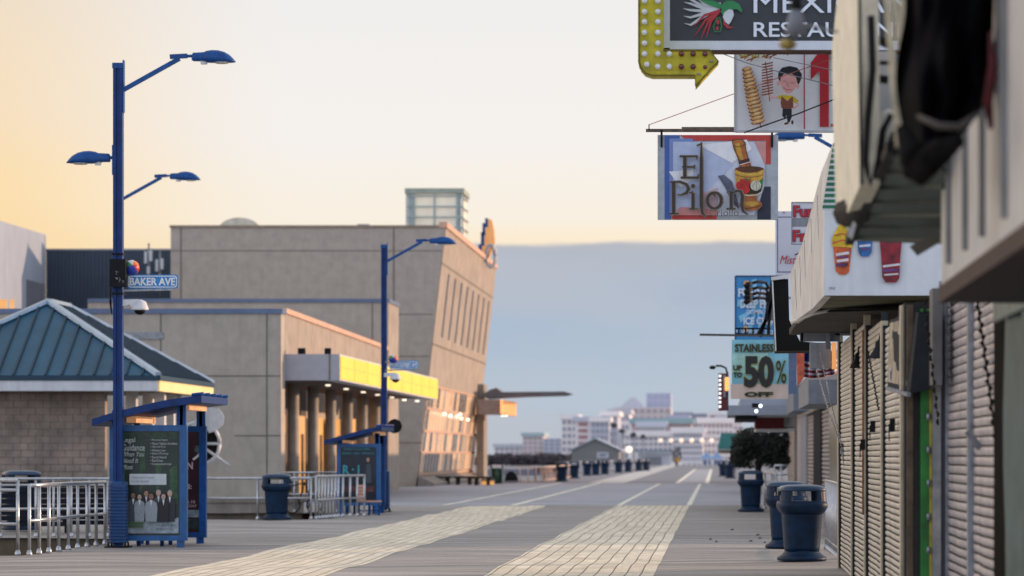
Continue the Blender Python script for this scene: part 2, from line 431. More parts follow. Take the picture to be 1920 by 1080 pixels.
def lamp_head_part(root, x, y, z, d):
    mb = MB(); lamp_head(mb, x, y, z, d); h = mb.build('lamp_head', BLUE, root, clean=True)
    l = MB(); l.box(x + d * .15, x + d * .25, y - .05, y + .05, z - .035, z + .016); l.build('photocell', WHITE, h)
    g = MB(); g.lathe([(0.11, -0.02), (0.125, 0.004)], (x + d * .5, y, z - 0.002), 14, sq=2.4); g.build('lens', mat('lamp_lens', (.6, .62, .62), .2, .05), h)
def mast(root, x, y, top, w=.155, base=True, collar=True):
    h = w / 2
    mb = MB()
    pts = [(-h, -h), (-h * .35, -h), (-h * .25, -h * .7), (h * .25, -h * .7), (h * .35, -h), (h, -h), (h, h), (-h, h)]
    mb.prism([(x + a, y + b, 0.05) for a, b in pts], (0, 0, top - .05))
    mb.build('pole', BLUE_D, root, clean=True)
    MB().box(x - h - .012, x + h + .012, y - h - .012, y + h + .012, top - .002, top + .09).build('cap', BLUE, root)
    if collar:
        mb = MB(); prof = []
        z = 0.09
        for i in range(17):
            prof += [(.145, z), (.158, z + .012), (.158, z + .034), (.145, z + .046)]; z += .055
        prof += [(.15, z), (.15, z + .07), (.13, z + .10), (.10, z + .11)]
        mb.lathe(prof, (x, y, 0), 20, sq=4, smooth=False); mb.build('ribbed_collar', mat('collar_blue', (0.006, 0.05, 0.17), .4, .1, 6), root)
        mb = MB(); mb.box(x - .2, x + .2, y - .2, y + .2, gh(x, y), gh(x, y) + .025)
        for a in (-.14, .14):
            for b in (-.14, .14): mb.tube([(x + a, y + b, 0.0), (x + a, y + b, .1)], .018, 6)
        mb.build('base_plate', BLACK, root)
def long_arm(root, x, y, top, d, w=.07):
    mb = MB(); zb = top - .36; zt = top + .17
    mb.bar((x + d * .08, y, zb), (x + d * 1.03, y, zt), w); mb.bar((x + d * .87, y, zt + .03), (x + d * 1.16, y, zt + .045), w * 1.05)
    mb.tube([(x + d * 1.14, y, zt + .04), (x + d * 1.28, y, zt + .045)], .025, 8)
    mb.box(x + d * .08, x + d * .10, y - .06, y + .06, zb - .38, zb + .5)
    mb.build('arm', BLUE, root)
    lamp_head_part(root, x + d * 1.24, y, zt - .06, d)
def street_lamp(name_label, x, y, top, arms, group='blue street lamps'):
    r = thing('street_lamp', name_label, 'street lamp', (x, y, 0), group)
    mast(r, x, y, top)
    for kind, d, z in arms:
        if kind == 'long': long_arm(r, x, y, z, d)
        else:
            mb = MB(); mb.tube([(x + d * .07, y, z + .09), (x + d * .22, y, z + .09)], .028, 8); mb.box(x + d * .078, x + d * .1, y - .05, y + .05, z - .2, z + .3); mb.build('arm', BLUE, r)
            lamp_head_part(r, x + d * .14, y, z, d)
    return r
xl, yl = -10.07, 53.9
L1 = street_lamp('tall blue lamp post with two heads and ribbed base, beside the Baker Ave sign', xl, yl, 8.08, [('long', 1, 8.08), ('short', -1, 6.49)])
L2 = street_lamp('blue lamp post with one right-hand head, mostly hidden behind the nearest lamp post', -14.35, 76.8, 8.05, [('long', 1, 8.05)])
L3 = street_lamp('blue lamp post with one head beside the Montgomery Ave sign', -9.06, 87.3, 7.2, [('long', 1, 7.2)])
L4 = street_lamp('blue lamp post on the shop side, its head reaching left behind the mortar sign', 3.12, 68, 8.15, [('long', -1, 8.15)])

BALLR = mat('red_paint', lin((190, 40, 36)), .4); BALLB = mat('ball_blue', lin((36, 60, 160)), .4); BALLO = mat('orange_paint', lin((225, 120, 40)), .4); BALLW = mat('ball_white', lin((225, 225, 225)), .4); BALLG = mat('ball_green', lin((60, 140, 90)), .4)
def beach_ball(px, py, Y, r, label):
    c = P(px, py, Y); mb = MB(); ms = [BALLR, BALLO, BALLW, BALLG, BALLB, BALLB]
    n = 24; k = 12; vs = []; 
    tl = Matrix.Rotation(0.75, 3, 'Y') @ Matrix.Rotation(1.15, 3, 'X')
    for i in range(k + 1):
        a = PI * i / k
        for j in range(n):
            b = 2 * PI * j / n
            vs.append(c + tl @ Vector((r * math.sin(a) * math.cos(b), r * math.sin(a) * math.sin(b), r * math.cos(a))))
    o = len(mb.v); mb.v += vs
    for i in range(k):
        for j in range(n):
            mb.f.append([i * n + j, (i + 1) * n + j, (i + 1) * n + (j + 1) % n, i * n + (j + 1) % n]); mb.mi.append((j * 6 // n)); mb.sm.append(True)
    r_ = thing('beach_ball_ornament', label, 'ornament', c - Vector((0, 0, r)))
    mb.build('ball', ms, r_)
    b = MB(); b.bar(c + Vector((-r * 1.5, .03, 0)), c + Vector((-r * .6, .03, 0)), .02); b.build('bracket', STEEL, r_)
beach_ball(247, 502, 53.85, .13, 'multicoloured beach ball ornament above the Baker Ave sign')
beach_ball(737, 673, 87.2, .12, 'red and blue ball ornament above the Montgomery Ave sign')

def street_sign(text, x0, y0, x1, y1, Y, label):
    a, b = P(x0, y1, Y), P(x1, y0, Y)
    r = thing('street_sign', label, 'street sign', (a.x, Y, a.z))
    w_, h_ = b.x - a.x, b.z - a.z
    def rr(i, n=5, rad=.045):
        pts = []
        for cx, cz, a0 in ((b.x - i - rad, a.z + i + rad, -PI / 2), (b.x - i - rad, b.z - i - rad, 0), (a.x + i + rad, b.z - i - rad, PI / 2), (a.x + i + rad, a.z + i + rad, PI)):
            for k in range(n): pts.append((cx + rad * math.cos(a0 + PI / 2 * k / (n - 1)), cz + rad * math.sin(a0 + PI / 2 * k / (n - 1))))
        return pts
    mb = MB(); mb.prism([(p[0], Y, p[1]) for p in rr(0)], (0, .02, 0)); mb.build('plate', mat('sign_light_blue', lin((30, 128, 196)), .45, .05), r, clean=True)
    mb = MB(); o_, i_ = rr(.018), rr(.032); n = len(o_)
    mb.add([(p[0], Y - .003, p[1]) for p in o_] + [(p[0], Y - .003, p[1]) for p in i_], [(j, (j + 1) % n, n + (j + 1) % n, n + j) for j in range(n)]); mb.build('border', BALLW, r)
    lettering([(text, x0 + (x1 - x0) * .05, y0 + (y1 - y0) * .22, x1 - (x1 - x0) * .055, y1 - (y1 - y0) * .22)], Y, BALLW, r, bold=.03, layer=.006)
    mb = MB(); mb.bar((a.x - .12, Y + .01, a.z - .035), (b.x - w_ * .12, Y + .01, a.z - .015), .035); mb.bar((a.x - .12, Y + .01, b.z - .04), (a.x + .02, Y + .01, b.z - .04), .03); mb.build('bracket', STEEL, r)
street_sign('BAKER AVE', 238, 515, 334, 541, 53.84, 'light blue street sign reading BAKER AVE')
street_sign('MONTGOMERY AVE', 730, 676, 785, 692, 87.2, 'distant light blue street sign reading MONTGOMERY AVE')

def dome_camera(px, py, Y, s, label):
    c = P(px, py, Y)
    r = thing('security_camera', label, 'security camera', c - Vector((0, 0, .1 * s)), 'dome cameras on the lamp posts')
    mb = MB(); mb.prism([c + Vector(v) * s for v in ((-.22, 0, .02), (-.22, 0, .12), (.02, 0, .125), (.10, 0, .06), (.10, 0, 0), (-.06, 0, 0), (-.10, 0, .05), (-.16, 0, .03))], (0, .09 * s, 0)); mb.build('arm', WHITEC, r, clean=True)
    mb = MB(); mb.lathe([(.03, .12), (.09, .09), (.125, .0), (.13, -.02), (.12, -.035)][::-1], c + Vector((.04 * s, .05 * s, 0)), 18); mb.v = [c + Vector((.04 * s, .05 * s, 0)) + (v - c - Vector((.04 * s, .05 * s, 0))) * s for v in mb.v]; mb.build('hood', WHITEC, r)
    mb = MB(); mb.ball(c + Vector((.04 * s, .05 * s, -.035 * s)), .085 * s, 14, .8); mb.build('dome', BLACK, r)
dome_camera(256, 577, 53.85, 1.15, 'white dome security camera on the nearest lamp post')
dome_camera(738, 709, 87.2, 1.2, 'small white dome security camera under the Montgomery Ave sign')
# speaker box strapped to the near mast
r = thing('speaker_box', 'scuffed black speaker box strapped to the nearest lamp post', 'speaker', P(222, 538, 53.7))
a, b = P(207, 538, 53.7), P(237, 486, 53.7)
MB().box(a.x, b.x, 53.62, 53.81, a.z, b.z).build('housing', BLACK, r)
for i in range(9):
    art = Art(53.615 - .0005 * i); art.c(mat('scuff', (.22, .22, .24), .7, .3, 30))
    cx, cy = 224 + random.uniform(-7, 7), 520 + random.uniform(-14, 12)
    art.poly([(cx + random.uniform(-3, 3), cy + random.uniform(-5, 5)) for k in range(3)]); art.build('sticker_scrap', r)
for z in (a.z - .12, b.z + .08): MB().box(xl - .095, xl + .095, yl - .095, yl + .095, z, z + .03).build('strap', BLACK, r)
mb = MB(); mb.tube([(xl - .12, yl - .05, a.z), (xl - .13, yl - .07, a.z - .25), (xl - .10, yl - .06, a.z - .45), (xl - .12, yl - .04, a.z - .2)], .012, 6); mb.build('cable_loop', BLACK, r)

# mirror disc beside the far mast
r = thing('round_sign', 'black round sign seen from behind, held beside the Montgomery Ave lamp post', 'road sign', P(740, 812, 87.1))
c = P(740, 799, 87.0)
mb = MB(); mb.tube([c, c + Vector((0, .05, 0))], .195, 24, smooth=False); mb.build('disc', BLACK, r)
MB().box(c.x - .3, c.x - .02, 86.9, 86.97, c.z - .02, c.z + .045).build('bracket', mat('pink_steel', lin((200, 150, 140)), .4), r)

# ------------------------------------------------------------------ litter bins
def make_bin():
    r = thing('litter_bin', '', 'litter bin', (0, 0, 0), 'blue plastic litter bins')
    mb = MB(); mb.lathe([(.35, 0), (.365, .02), (.36, .05), (.30, .085), (.26, .125), (.255, .15)], (0, 0, 0), 32, 2.5); mb.build('base', CANBLUE, r)
    mb = MB(); mb.lathe([(.25, .14), (.262, .20), (.292, .68), (.30, .70)], (0, 0, 0), 32, 3.2); mb.build('body', CANBLUE, r)
    mb = MB(); n = 40
    prof = [(.295, .685), (.335, .73), (.368, .79), (.368, .83), (.352, .875)]
    mb.lathe(prof, (0, 0, 0), 40, 3.8)
    # corner posts between the four openings
    def pt(t, r_, z, k=3.8):
        ct, st = math.cos(t), math.sin(t); q = (abs(ct) ** k + abs(st) ** k) ** (-1 / k); return (r_ * q * ct, r_ * q * st, z)
    for c4 in range(4):
        tc_ = PI / 4 + c4 * PI / 2
        for (r0, r1, z0, z1) in ((.352, .338, .872, 1.03),):
            for k in range(4):
                t0 = tc_ - .26 + .13 * k; t1 = t0 + .13
                mb.add([pt(t0, r0, z0), pt(t1, r0, z0), pt(t1, r1, z1), pt(t0, r1, z1), pt(t0, r0 - .03, z0), pt(t1, r0 - .03, z0), pt(t1, r1 - .03, z1), pt(t0, r1 - .03, z1)],
                       [(0, 1, 2, 3), (7, 6, 5, 4), (0, 3, 7, 4), (1, 5, 6, 2)], False)
    mb.build('hood', CANBLUE, r)
    mb = MB(); mb.lathe([(.342, 1.022), (.35, 1.035), (.345, 1.06), (.30, 1.098), (.20, 1.115), (.05, 1.12)], (0, 0, 0), 40, 3.8); mb.build('lid', mat('bin_lid', (0.005, 0.036, 0.09), .45, .1, 5, coat=.3), r)
    mb = MB(); mb.lathe([(.26, .72), (.27, .85)], (0, 0, 0), 24, cap=True); mb.build('liner', BLACK, r)
    return r
BIN = make_bin()
bins = [(1504.5, 1055, 1.0, 'blue litter bin nearest the steel shutters, in front of its twin', .1),
        (1476, 1030, 1.0, 'blue litter bin half hidden behind the nearest bin on the right', -.05),
        (1408, 960, 1.0, 'blue litter bin on the right, ahead of the dark hedge', .0),
        (516, 975, .99, 'blue litter bin beside the ramp railing on the left', .06)]
used = False
for px, py, sc, lb, rz in bins:
    Y = F * CAMZ / (py - VY); x = W(px, Y)
    spawn(BIN, used, (x, Y + .3, gh(x, Y) + .012), lb, rz, scale=sc); used = True
spawn(BIN, True, (W(40, 66), 66, 0.02), 'dark blue litter bin behind the left ramp railing and slatted bench', .4, scale=1.1)

# ------------------------------------------------------------------ railings
def railing(label, runs, group='aluminium ramp railings', base=True, z0=0.0):
    """runs: list of (points, post_spacing, heights)"""
    p0 = runs[0][0][0]
    r = thing('railing', label, 'railing', (p0[0], p0[1], z0), group)
    for pts, n, hs, rad in runs:
        for k, h in enumerate(hs):
            mb = MB(); mb.tube([(p[0], p[1], z0 + h) for p in pts], rad * (1.15 if k == 0 else .95), 8); mb.build('top_rail' if k == 0 else 'lower_rail', ALU, r)
        lens = [math.dist(pts[i], pts[i + 1]) for i in range(len(pts) - 1)]; T = sum(lens)
        for i in range(n):
            d = T * i / max(1, n - 1); k = 0
            while k < len(lens) - 1 and d > lens[k]: d -= lens[k]; k += 1
            t = d / lens[k]; x = pts[k][0] + (pts[k + 1][0] - pts[k][0]) * t; y = pts[k][1] + (pts[k + 1][1] - pts[k][1]) * t
            mb = MB(); mb.tube([(x, y, z0 - .01), (x, y, z0 + hs[0])], rad, 8)
            if base: mb.lathe([(rad * 1.9, 0), (rad * 1.7, .05), (rad * 1.1, .10)], (x, y, z0 - .005), 10)
            mb.build('post', ALU, r)
    return r
RR = .027
railing('aluminium ramp railing with nine uprights running back to the nearest lamp post', [([(-10.68, 49.75), (-10.68, 51.3), (-10.66, 53.2), (-10.62, 55.6)], 9, (1.1, .55), RR)])
railing('aluminium railing section crossing the bottom left corner', [([(-13.6, 49.75), (-10.86, 49.75)], 3, (1.18, 1.03, .72, .5), RR)])
railing('sunlit aluminium railing behind the slatted bench on the far side of the ramp', [([(-13.9, 60.6), (-11.2, 60.6)], 9, (1.12, 1.0, .55), .022)])
railing('aluminium railing with widely set posts behind the left litter bin', [([(W(383, 77), 77), (W(583, 77), 77)], 3, (1.0, .52), RR)])
railing('short aluminium railing with close uprights leading to the second bus shelter', [([(W(592, 77.1), 77.1), (-9.55, 78.4), (-9.4, 80.0), (W(683, 81.2), 81.2)], 12, (1.04, .47), RR)])
railing('aluminium railing on the far side of the second ramp', [([(W(525, 86.3), 86.3), (W(632, 86.3), 86.3)], 5, (1.08, .95, .5), .024)])
# low wall behind the second ramp
m = MB(); m.box(-15.5, -11.2, 86.4, 86.9, -.9, .27); m.box(-15.55, -11.15, 86.35, 86.95, .272, .36)
tag(m.build('low_wall', CONC_D), 'low weathered concrete wall behind the left litter bin', 'wall')

# ------------------------------------------------------------------ slatted bench, seats
def bench(label, x, y, w_, h, mats, group=None, rz=0, seat_z=.45, back=True, n=6):
    r = thing('bench', label, 'bench', (x, y, 0), group)
    mb = MB()
    for i in range(n):
        lo = .14 if n >= 8 else seat_z + .06; z = lo + (h - lo) * i / n; mb.box(x - w_ / 2, x + w_ / 2, y - .02 - .02 * i, y + .015 - .02 * i, z, z + (h - lo) / n * .82)
    mb.build('backrest', mats[0], r)
    mb = MB()
    for i in range(4): mb.box(x - w_ / 2, x + w_ / 2, y + .05 + .11 * i, y + .14 + .11 * i, seat_z - .03, seat_z)
    mb.build('seat', mats[0], r)
    for sx in (-1, 1):
        for sy in (0, .42):
            xx = x + sx * (w_ / 2 - .08); mb = MB(); mb.bar((xx, y + sy, 0.0), (xx, y + sy, seat_z), .05); mb.build('leg', mats[1], r)
    r.rotation_euler = (0, 0, rz)
    return r
NAVY = mat('navy_slats', (0.004, 0.007, 0.016), .5, .2, 6, spec=.2)
bench('long dark navy slatted bench seen from behind, in front of the far left bin', W(42, 64), 64, 1.9, 1.05, (NAVY, BLACK), 'dark slatted benches by the ramp', n=8)
bench('shorter dark navy slatted bench beside the first lamp post', W(168, 65.5), 65.5, 1.1, 1.02, (NAVY, BLACK), 'dark slatted benches by the ramp', n=8)
# small chair in front of the second shelter
r = thing('chair', 'blue framed chair with orange slatted back in front of the second shelter', 'chair', (W(690, 81.6), 81.6, 0))
cx, cy = W(690, 81.6), 81.6
ORS = mat('warm_slats', lin((214, 158, 132)), .5, .12, 8)
mb = MB()
for i in range(5): mb.box(cx - .245 + .012 * (4 - i) * 0, cx - .06, cy - .02, cy + .01, .40 + i * .083, .40 + i * .083 + .068)
mb.build('backrest', ORS, r)
MB().box(cx - .25, cx + .30, cy + .012, cy + .5, .355, .39).build('seat', ORS, r)
for sx in (-.23, .02, .28):
    mb = MB(); mb.bar((cx + sx, cy + .02, 0), (cx + sx, cy + .02, .355), .04); mb.build('leg', BLUE_D, r)
mb = MB(); mb.bar((cx - .24, cy + .02, .14), (cx + .28, cy + .02, .14), .03); mb.bar((cx - .27, cy + .005, .1), (cx - .27, cy + .005, .82), .03); mb.build('frame', BLUE_D, r)
r = thing('bicycle', 'dark parked bicycle frame behind the left litter bin', 'bicycle', (W(562, 85), 85.2, 0))
cx = W(562, 85)
mb = MB(); mb.tube([(cx - .25, 85.2, .72), (cx + .1, 85.2, .82), (cx + .28, 85.2, .35), (cx + .2, 85.2, .15)], .02, 6); mb.tube([(cx + .1, 85.2, .82), (cx - .05, 85.2, .3), (cx + .28, 85.2, .35)], .018, 6); mb.build('frame', BLACK, r)
for wx in (-.22, .36):
    mb = MB(); pts = [(cx + wx + .2 * math.cos(t), 85.2, .22 + .21 * math.sin(t)) for t in [2 * PI * i / 20 for i in range(21)]]; mb.tube(pts, .018, 6); mb.build('wheel', BLACK, r)
mb = MB(); mb.tube([(cx - .36, 85.2, .86), (cx - .2, 85.15, .9), (cx - .04, 85.2, .86)], .03, 6); mb.build('handlebar', WHITE, r)

# ------------------------------------------------------------------ bus shelters
POSTER_G = mat('poster_dark_green', lin((34, 50, 42)), .35, .35, 1.6, col2=lin((22, 30, 28)), stretch=(1, 1, .35))
POSTER_R = mat('poster_maroon', lin((58, 30, 38)), .35, .3, 2)
POSTER_T = mat('poster_midnight', lin((18, 32, 48)), .3, .4, 3)
def shelter(label, px_l, px_r, py_t, py_b, Y, depth, back_px, roof, group='blue bus shelters', post_left=None):
    """front panel between px_l..px_r at Y ; same panel behind at Y+depth"""
    a, b = P(px_l, py_b, Y), P(px_r, py_t, Y)
    r = thing('bus_shelter', label, 'bus shelter', (a.x, Y, 0), group)
    fw = (b.x - a.x) * .092; zb, zt = a.z, b.z
    dx = P(back_px, py_b, Y + depth).x - b.x
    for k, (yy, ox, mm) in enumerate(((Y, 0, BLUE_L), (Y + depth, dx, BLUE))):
        x0, x1 = a.x + ox, b.x + ox
        mb = MB(); mb.box(x0, x0 + fw, yy, yy + .14, zb, zt); mb.box(x1 - fw, x1, yy, yy + .14, zb, zt)
        mb.box(x0 + fw, x1 - fw, yy, yy + .14, zt - fw * .85, zt); mb.box(x0 + fw, x1 - fw, yy, yy + .14, zb, zb + fw * .75)
        fr = mb.build('poster_frame', mm, r)
        MB().box(x0 + fw, x1 - fw, yy + .05, yy + .09, zb + fw * .75, zt - fw * .85).build('backing', BLACK, fr)
        for xx in (x0 + fw * 1.1, x1 - fw):
            MB().box(xx - .05, xx + .07, yy + .02, yy + .12, 0.0, zb).build('leg', mm, r)
        for xx in (x0 + .04, x1 - fw - .05, x1 - .12):
            top = 1.6 + (VY - 768) * Y / F if xx > a.x + .5 else 1.6 + (VY - 790) * Y / F
            top = roof['posts'][0] if xx < x0 + .3 else roof['posts'][1]
            MB().box(xx, xx + .10, yy + .03, yy + .11, zt, top).build('post', BLUE, r)
    # bench inside
    for yy in (Y + depth * .3, Y + depth * .7):
        for xx in (a.x + .35, a.x + .75):
            MB().box(xx, xx + .06, yy, yy + .06, 0, .45).build('bench_leg', BLUE_D, r)
    MB().box(a.x + .15, a.x + .85, Y + .35, Y + depth - .2, .45, .49).build('seat', BLUE_D, r)
    # curved roof skin with end profile
    pts = [P(px, py, Y) for px, py in roof['line']]; th = roof['th']
    y0, y1 = Y - .35, Y + depth + .45
    n = len(pts); vs = []
    for p in pts: vs += [(p.x, y0, p.z), (p.x, y1, p.z), (p.x, y0, p.z - th), (p.x, y1, p.z - th)]
    mb = MB(); fs = []
    for i in range(n - 1):
        o = i * 4; q = o + 4; fs += [(o, q, q + 1, o + 1), (o + 2, o + 3, q + 3, q + 2), (o, o + 2, q + 2, q), (o + 1, q + 1, q + 3, o + 3)]
    fs += [(0, 1, 3, 2), ((n - 1) * 4, (n - 1) * 4 + 2, (n - 1) * 4 + 3, (n - 1) * 4 + 1)]
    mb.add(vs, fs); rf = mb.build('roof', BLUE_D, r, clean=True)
    k = 5
    e = pts[-1]
    for i in range(k):
        mb = MB()
        yy = y0 + .1 + (y1 - y0 - .2) * i / (k - 1)
        mb.tube([(pts[-2].x, yy, pts[-2].z + .03), (e.x + .02, yy, e.z + .035)], .028, 7); mb.build('roof_rib', BLUE, rf)
    # outlying cross beams, sun glow painted in with tint and emission
    for (x0p, x1p, yp, hgt) in roof['beams']:
        q0, q1 = P(x0p, yp, Y), P(x1p, yp, Y)
        MB().box(q0.x, q1.x, Y + .16, Y + depth - .05, q0.z - hgt, q0.z).build('beam', mat('sun_tinted_beam', lin((232, 182, 140)), .4, .15, 4, emis=(1, .45, .16), es=.2), r)
    return r, a, b, fw, zb, zt
sh1, a1, b1, fw1, zb1, zt1 = shelter('nearest blue bus shelter with curved roof and green legal services poster', 205, 350, 797, 1014, 54.2, 2.1, 386,
    dict(line=[(180, 786), (225, 772), (275, 760), (315, 751), (342, 747), (364, 744), (384, 742)], th=.12, posts=(2.33, 2.42), beams=[(234, 252, 780, .11), (334, 352, 757, .10)]))
sh2, a2, b2, fw2, zb2, zt2 = shelter('farther blue bus shelter with dark teal poster beside the Montgomery Ave lamp post', 631, 713, 832, 948, 83.2, 2.4, 722,
    dict(line=[(610, 826), (640, 818), (668, 810), (692, 804), (707, 801), (718, 800)], th=.11, posts=(1.95, 2.12), beams=[(634, 642, 823, .1), (698, 706, 809, .09)]))
# poster 1
Y = 54.2 + .03
r = thing('poster', 'dark green legal services poster with seven suited people in the nearest shelter', 'poster', P(285, 1002, Y))
x0, x1 = 219, 336.5
MB().box(a1.x + fw1, b1.x - fw1, Y - .005, Y + .012, zb1 + fw1 * .75, zt1 - fw1 * .85).build('sheet', POSTER_G, r)
art = Art(Y - .006, .0012)
G1 = mat('poster_green', lin((48, 84, 52)), .4, .35, 8)
art.c(G1); art.poly([(228, 840), (234, 840), (236, 985), (228, 985)]); art.poly([(262, 838), (272, 838), (272, 905), (262, 925)]); art.poly([(292, 870), (303, 870), (302, 910), (293, 920)]); art.poly([(318, 880), (332, 870), (334, 945), (320, 940)])
art.c(mat('poster_leaf', lin((40, 66, 44)), .4, .4, 10)); art.poly([(222, 812), (334, 810), (334, 822), (222, 830)])
art.c(mat('poster_mist', lin((150, 164, 172)), .4, .25, 8)); art.poly([(222, 1000), (335, 1000), (335, 970), (318, 976), (300, 968), (270, 972), (250, 972), (222, 974)])
art.c(mat('poster_white', lin((196, 204, 208)), .4, .06, 8)); art.rect(243, 888.5, 312, 909)
SK = [mat('skin_%d' % i, lin(c), .5, .12, 60) for i, c in enumerate([(180, 140, 120), (150, 108, 88), (200, 168, 150)])]
ST = [mat('suit_%d' % i, lin(c), .5, .1, 30) for i, c in enumerate([(40, 44, 52), (150, 158, 166), (30, 30, 34), (66, 74, 84)])]
HR = mat('hair_dark', lin((30, 24, 22)), .6); HG = mat('hair_grey', lin((150, 148, 146)), .6)
for cx, top, sc, sk, su, hr in ((274.5, 919, 1.0, 0, 2, HR), (297.5, 918.5, 1, 2, 3, HG), (319, 919.5, 1, 2, 0, HG), (250.5, 923, 1, 1, 3, HR), (262.5, 926, .95, 2, 1, HR), (307.5, 925, .98, 2, 2, HR), (284.5, 924, 1.12, 1, 1, HR)):
    bw = 10.2 * sc
    art.c(ST[su]).poly([(cx - bw * .9, 978), (cx + bw * .9, 978), (cx + bw * 1.05, top + 26 * sc), (cx + bw * .9, top + 17 * sc), (cx + 2, top + 12 * sc), (cx - 2, top + 12 * sc), (cx - bw * .9, top + 17 * sc), (cx - bw * 1.05, top + 26 * sc)])
    art.c(BALLW).poly([(cx - 2, top + 12 * sc), (cx + 2, top + 12 * sc), (cx, top + 24 * sc)])
    art.c(hr).ell(cx, top + 4.6 * sc, 4.9 * sc, 5.6 * sc)
    art.c(SK[sk]).ell(cx, top + 6.4 * sc, 4.0 * sc, 5.1 * sc)
    art.c(HR).stroke([(cx - 2.2, top + 5.6), (cx - .7, top + 5.5)], .7); art.stroke([(cx + .7, top + 5.5), (cx + 2.2, top + 5.6)], .7); art.stroke([(cx - 1.2, top + 8.7 * sc), (cx + 1.2, top + 8.7 * sc)], .6)
art.c(mat('poster_band', lin((70, 96, 60)), .4)); art.rect(238, 978, 270, 983.5); art.rect(238, 984.5, 270, 989)
art.build('artwork', r)
PW = mat('poster_text', lin((186, 192, 190)), .4, .03)
lettering([('Legal', 230, 820, 254, 832, .004), ('Guidance', 230, 833, 272, 845, .004)], Y, PW, r, layer=.032)
lettering([('When You', 230, 847, 271, 856), ('Need It', 230, 859, 260, 868), ('Most', 230, 871, 250, 880)], Y, PW, r, shear=.3, layer=.032)
its = [('Personal Injury', 286, 315), ('Motor Vehicle Accidents', 286, 333), ('Slip and Falls', 286, 311), ('Workers Law', 286, 311), ('Estate Planning', 286, 316), ('Sexual Assault', 286, 313), ('Real Estate', 286, 306), ('Condominium Law', 286, 322)]
lettering([('• ' + t, x_ - 3, 823 + i * 6.35, x2, 827.6 + i * 6.35) for i, (t, x_, x2) in enumerate(its)], Y, PW, r, layer=.032)
lettering([('Contact Keath Simpson', 248, 893, 290, 898), ('Contact Specialty', 248, 900, 280, 905)], Y, mat('poster_grey_text', lin((120, 128, 136)), .5), r, layer=.034)
lettering([('(609) 729-1700', 292, 977, 318, 981), ('www.legal-team.com', 292, 983, 328, 986.5), ('200 Pacific Avenue', 292, 990, 326, 993)], Y, mat('poster_dark_text', lin((70, 78, 84)), .5), r, layer=.034)
# poster behind, maroon
Y = 54.2 + 2.1 + .03; dx = P(386, 1014, 56.3).x - b1.x
r = thing('poster', 'maroon poster with white lettering at the back of the nearest shelter', 'poster', P(360, 995, Y))
MB().box(a1.x + fw1 + dx, b1.x - fw1 + dx, Y - .005, Y + .012, zb1 + fw1 * .75, zt1 - fw1 * .85).build('sheet', POSTER_R, r)
art = Art(Y - .006, .0015); art.c(mat('poster_teal_blot', lin((90, 120, 124)), .4, .3, 20)).ell(371, 842, 6, 7); art.c(BALLW).stroke([(362, 862), (372, 854), (375, 848)], [4, 5, 2])
art.c(mat('poster_pic', lin((120, 136, 146)), .4, .4, 10)).rect(353, 956, 373, 970); art.c(mat('poster_pic2', lin((44, 60, 60)), .4, .4, 10)).rect(350, 973, 374, 992); art.build('artwork', r)
lettering([('ON', 338, 866, 362, 880, .03), ('ES:', 344, 908, 360, 917, .02), ('7', 348, 921, 352, 928), ('2 PM-10', 336, 938, 366, 944), ('WEEKDAY', 336, 946, 369, 951)], Y, mat('poster_pinkish', lin((200, 180, 184)), .5), r, layer=.02)
# teal poster in second shelter
Y = 83.2 + .03
r = thing('poster', 'dark blue poster with teal letters and a man in a suit in the farther shelter', 'poster', P(672, 945, Y))
MB().box(a2.x + fw2, b2.x - fw2, Y - .005, Y + .012, zb2 + fw2 * .75, zt2 - fw2 * .85).build('sheet', POSTER_T, r)
TEAL = mat('teal_print', lin((50, 160, 180)), .4, .2, 10)
art = Art(Y - .006, .0015)
art.c(ST[3]).poly([(684, 905), (696, 905), (695, 872), (691, 868), (687, 872)]); art.c(SK[0]).ell(690, 862, 3, 4.2); art.c(mat('poster_red_glow', lin((96, 50, 50)), .4, .4, 8)).rect(640, 912, 702, 922); art.build('artwork', r)
lettering([('SUNDAYS LAUGH SHACK', 645, 840, 695, 844), ('BEACH • BAR • TERRACE', 642, 848, 701, 852), ('R · I', 643, 872, 674, 889, .03)], Y, TEAL, r, layer=.02)

# ------------------------------------------------------------------ pavilion with hipped standing-seam roof
ROOF = mat('teal_seam_roof', (0.012, 0.095, 0.17), .36, .14, .7, metal=.2, spec=.5, streak=.15)
ROOFD = mat('teal_seam_edge', (0.010, 0.04, 0.07), .35, .1, 2, metal=.3)
HIPC = mat('ridge_cap', (0.28, 0.36, 0.45), .3, .08, 2, metal=.5)
SUNFAS = mat('sun_tinted_fascia', (0.8, 0.66, 0.34), .35, .08, 1.0, emis=(1.0, 0.60, 0.10), es=.32)  # yellow tint and weak emission paint sunlight onto the fascia
px0, xr, yf, yb = -22.1, -14.82, 85.0, 94.2
r = thing('pavilion', 'white pavilion with hipped teal metal roof at the left edge', 'pavilion', (-18.4, 89.5, 0))
ez = P(298, 705, 85).z; ap = P(90, 567, 88.5); bp = Vector((ap.x, 90.8, ap.z)); bp = P(143, 582, 91.5)
bp = Vector((ap.x - .0, 91.3, ap.z))
e0 = Vector((px0, yf, ez)); e1 = Vector((xr, yf, ez)); e2 = Vector((xr, yb, ez)); e3 = Vector((px0, yb, ez))
mb = MB(); mb.quad(e0, e1, ap); mb.quad(e1, e2, bp, ap); mb.quad(e2, e3, bp); mb.quad(e3, e0, ap, bp)
rf = mb.build('roof', ROOF, r)
def seam(mb, p, q, nrm, w=.045, h=.06):
    d = (q - p).normalized(); s_ = d.cross(nrm).normalized() * w / 2; u = nrm * h
    mb.hexa([p - s_, p + s_, q + s_, q - s_], [p - s_ + u, p + s_ + u, q + s_ + u, q - s_ + u])
mb = MB()
nf = (e1 - e0).cross(ap - e0).normalized()
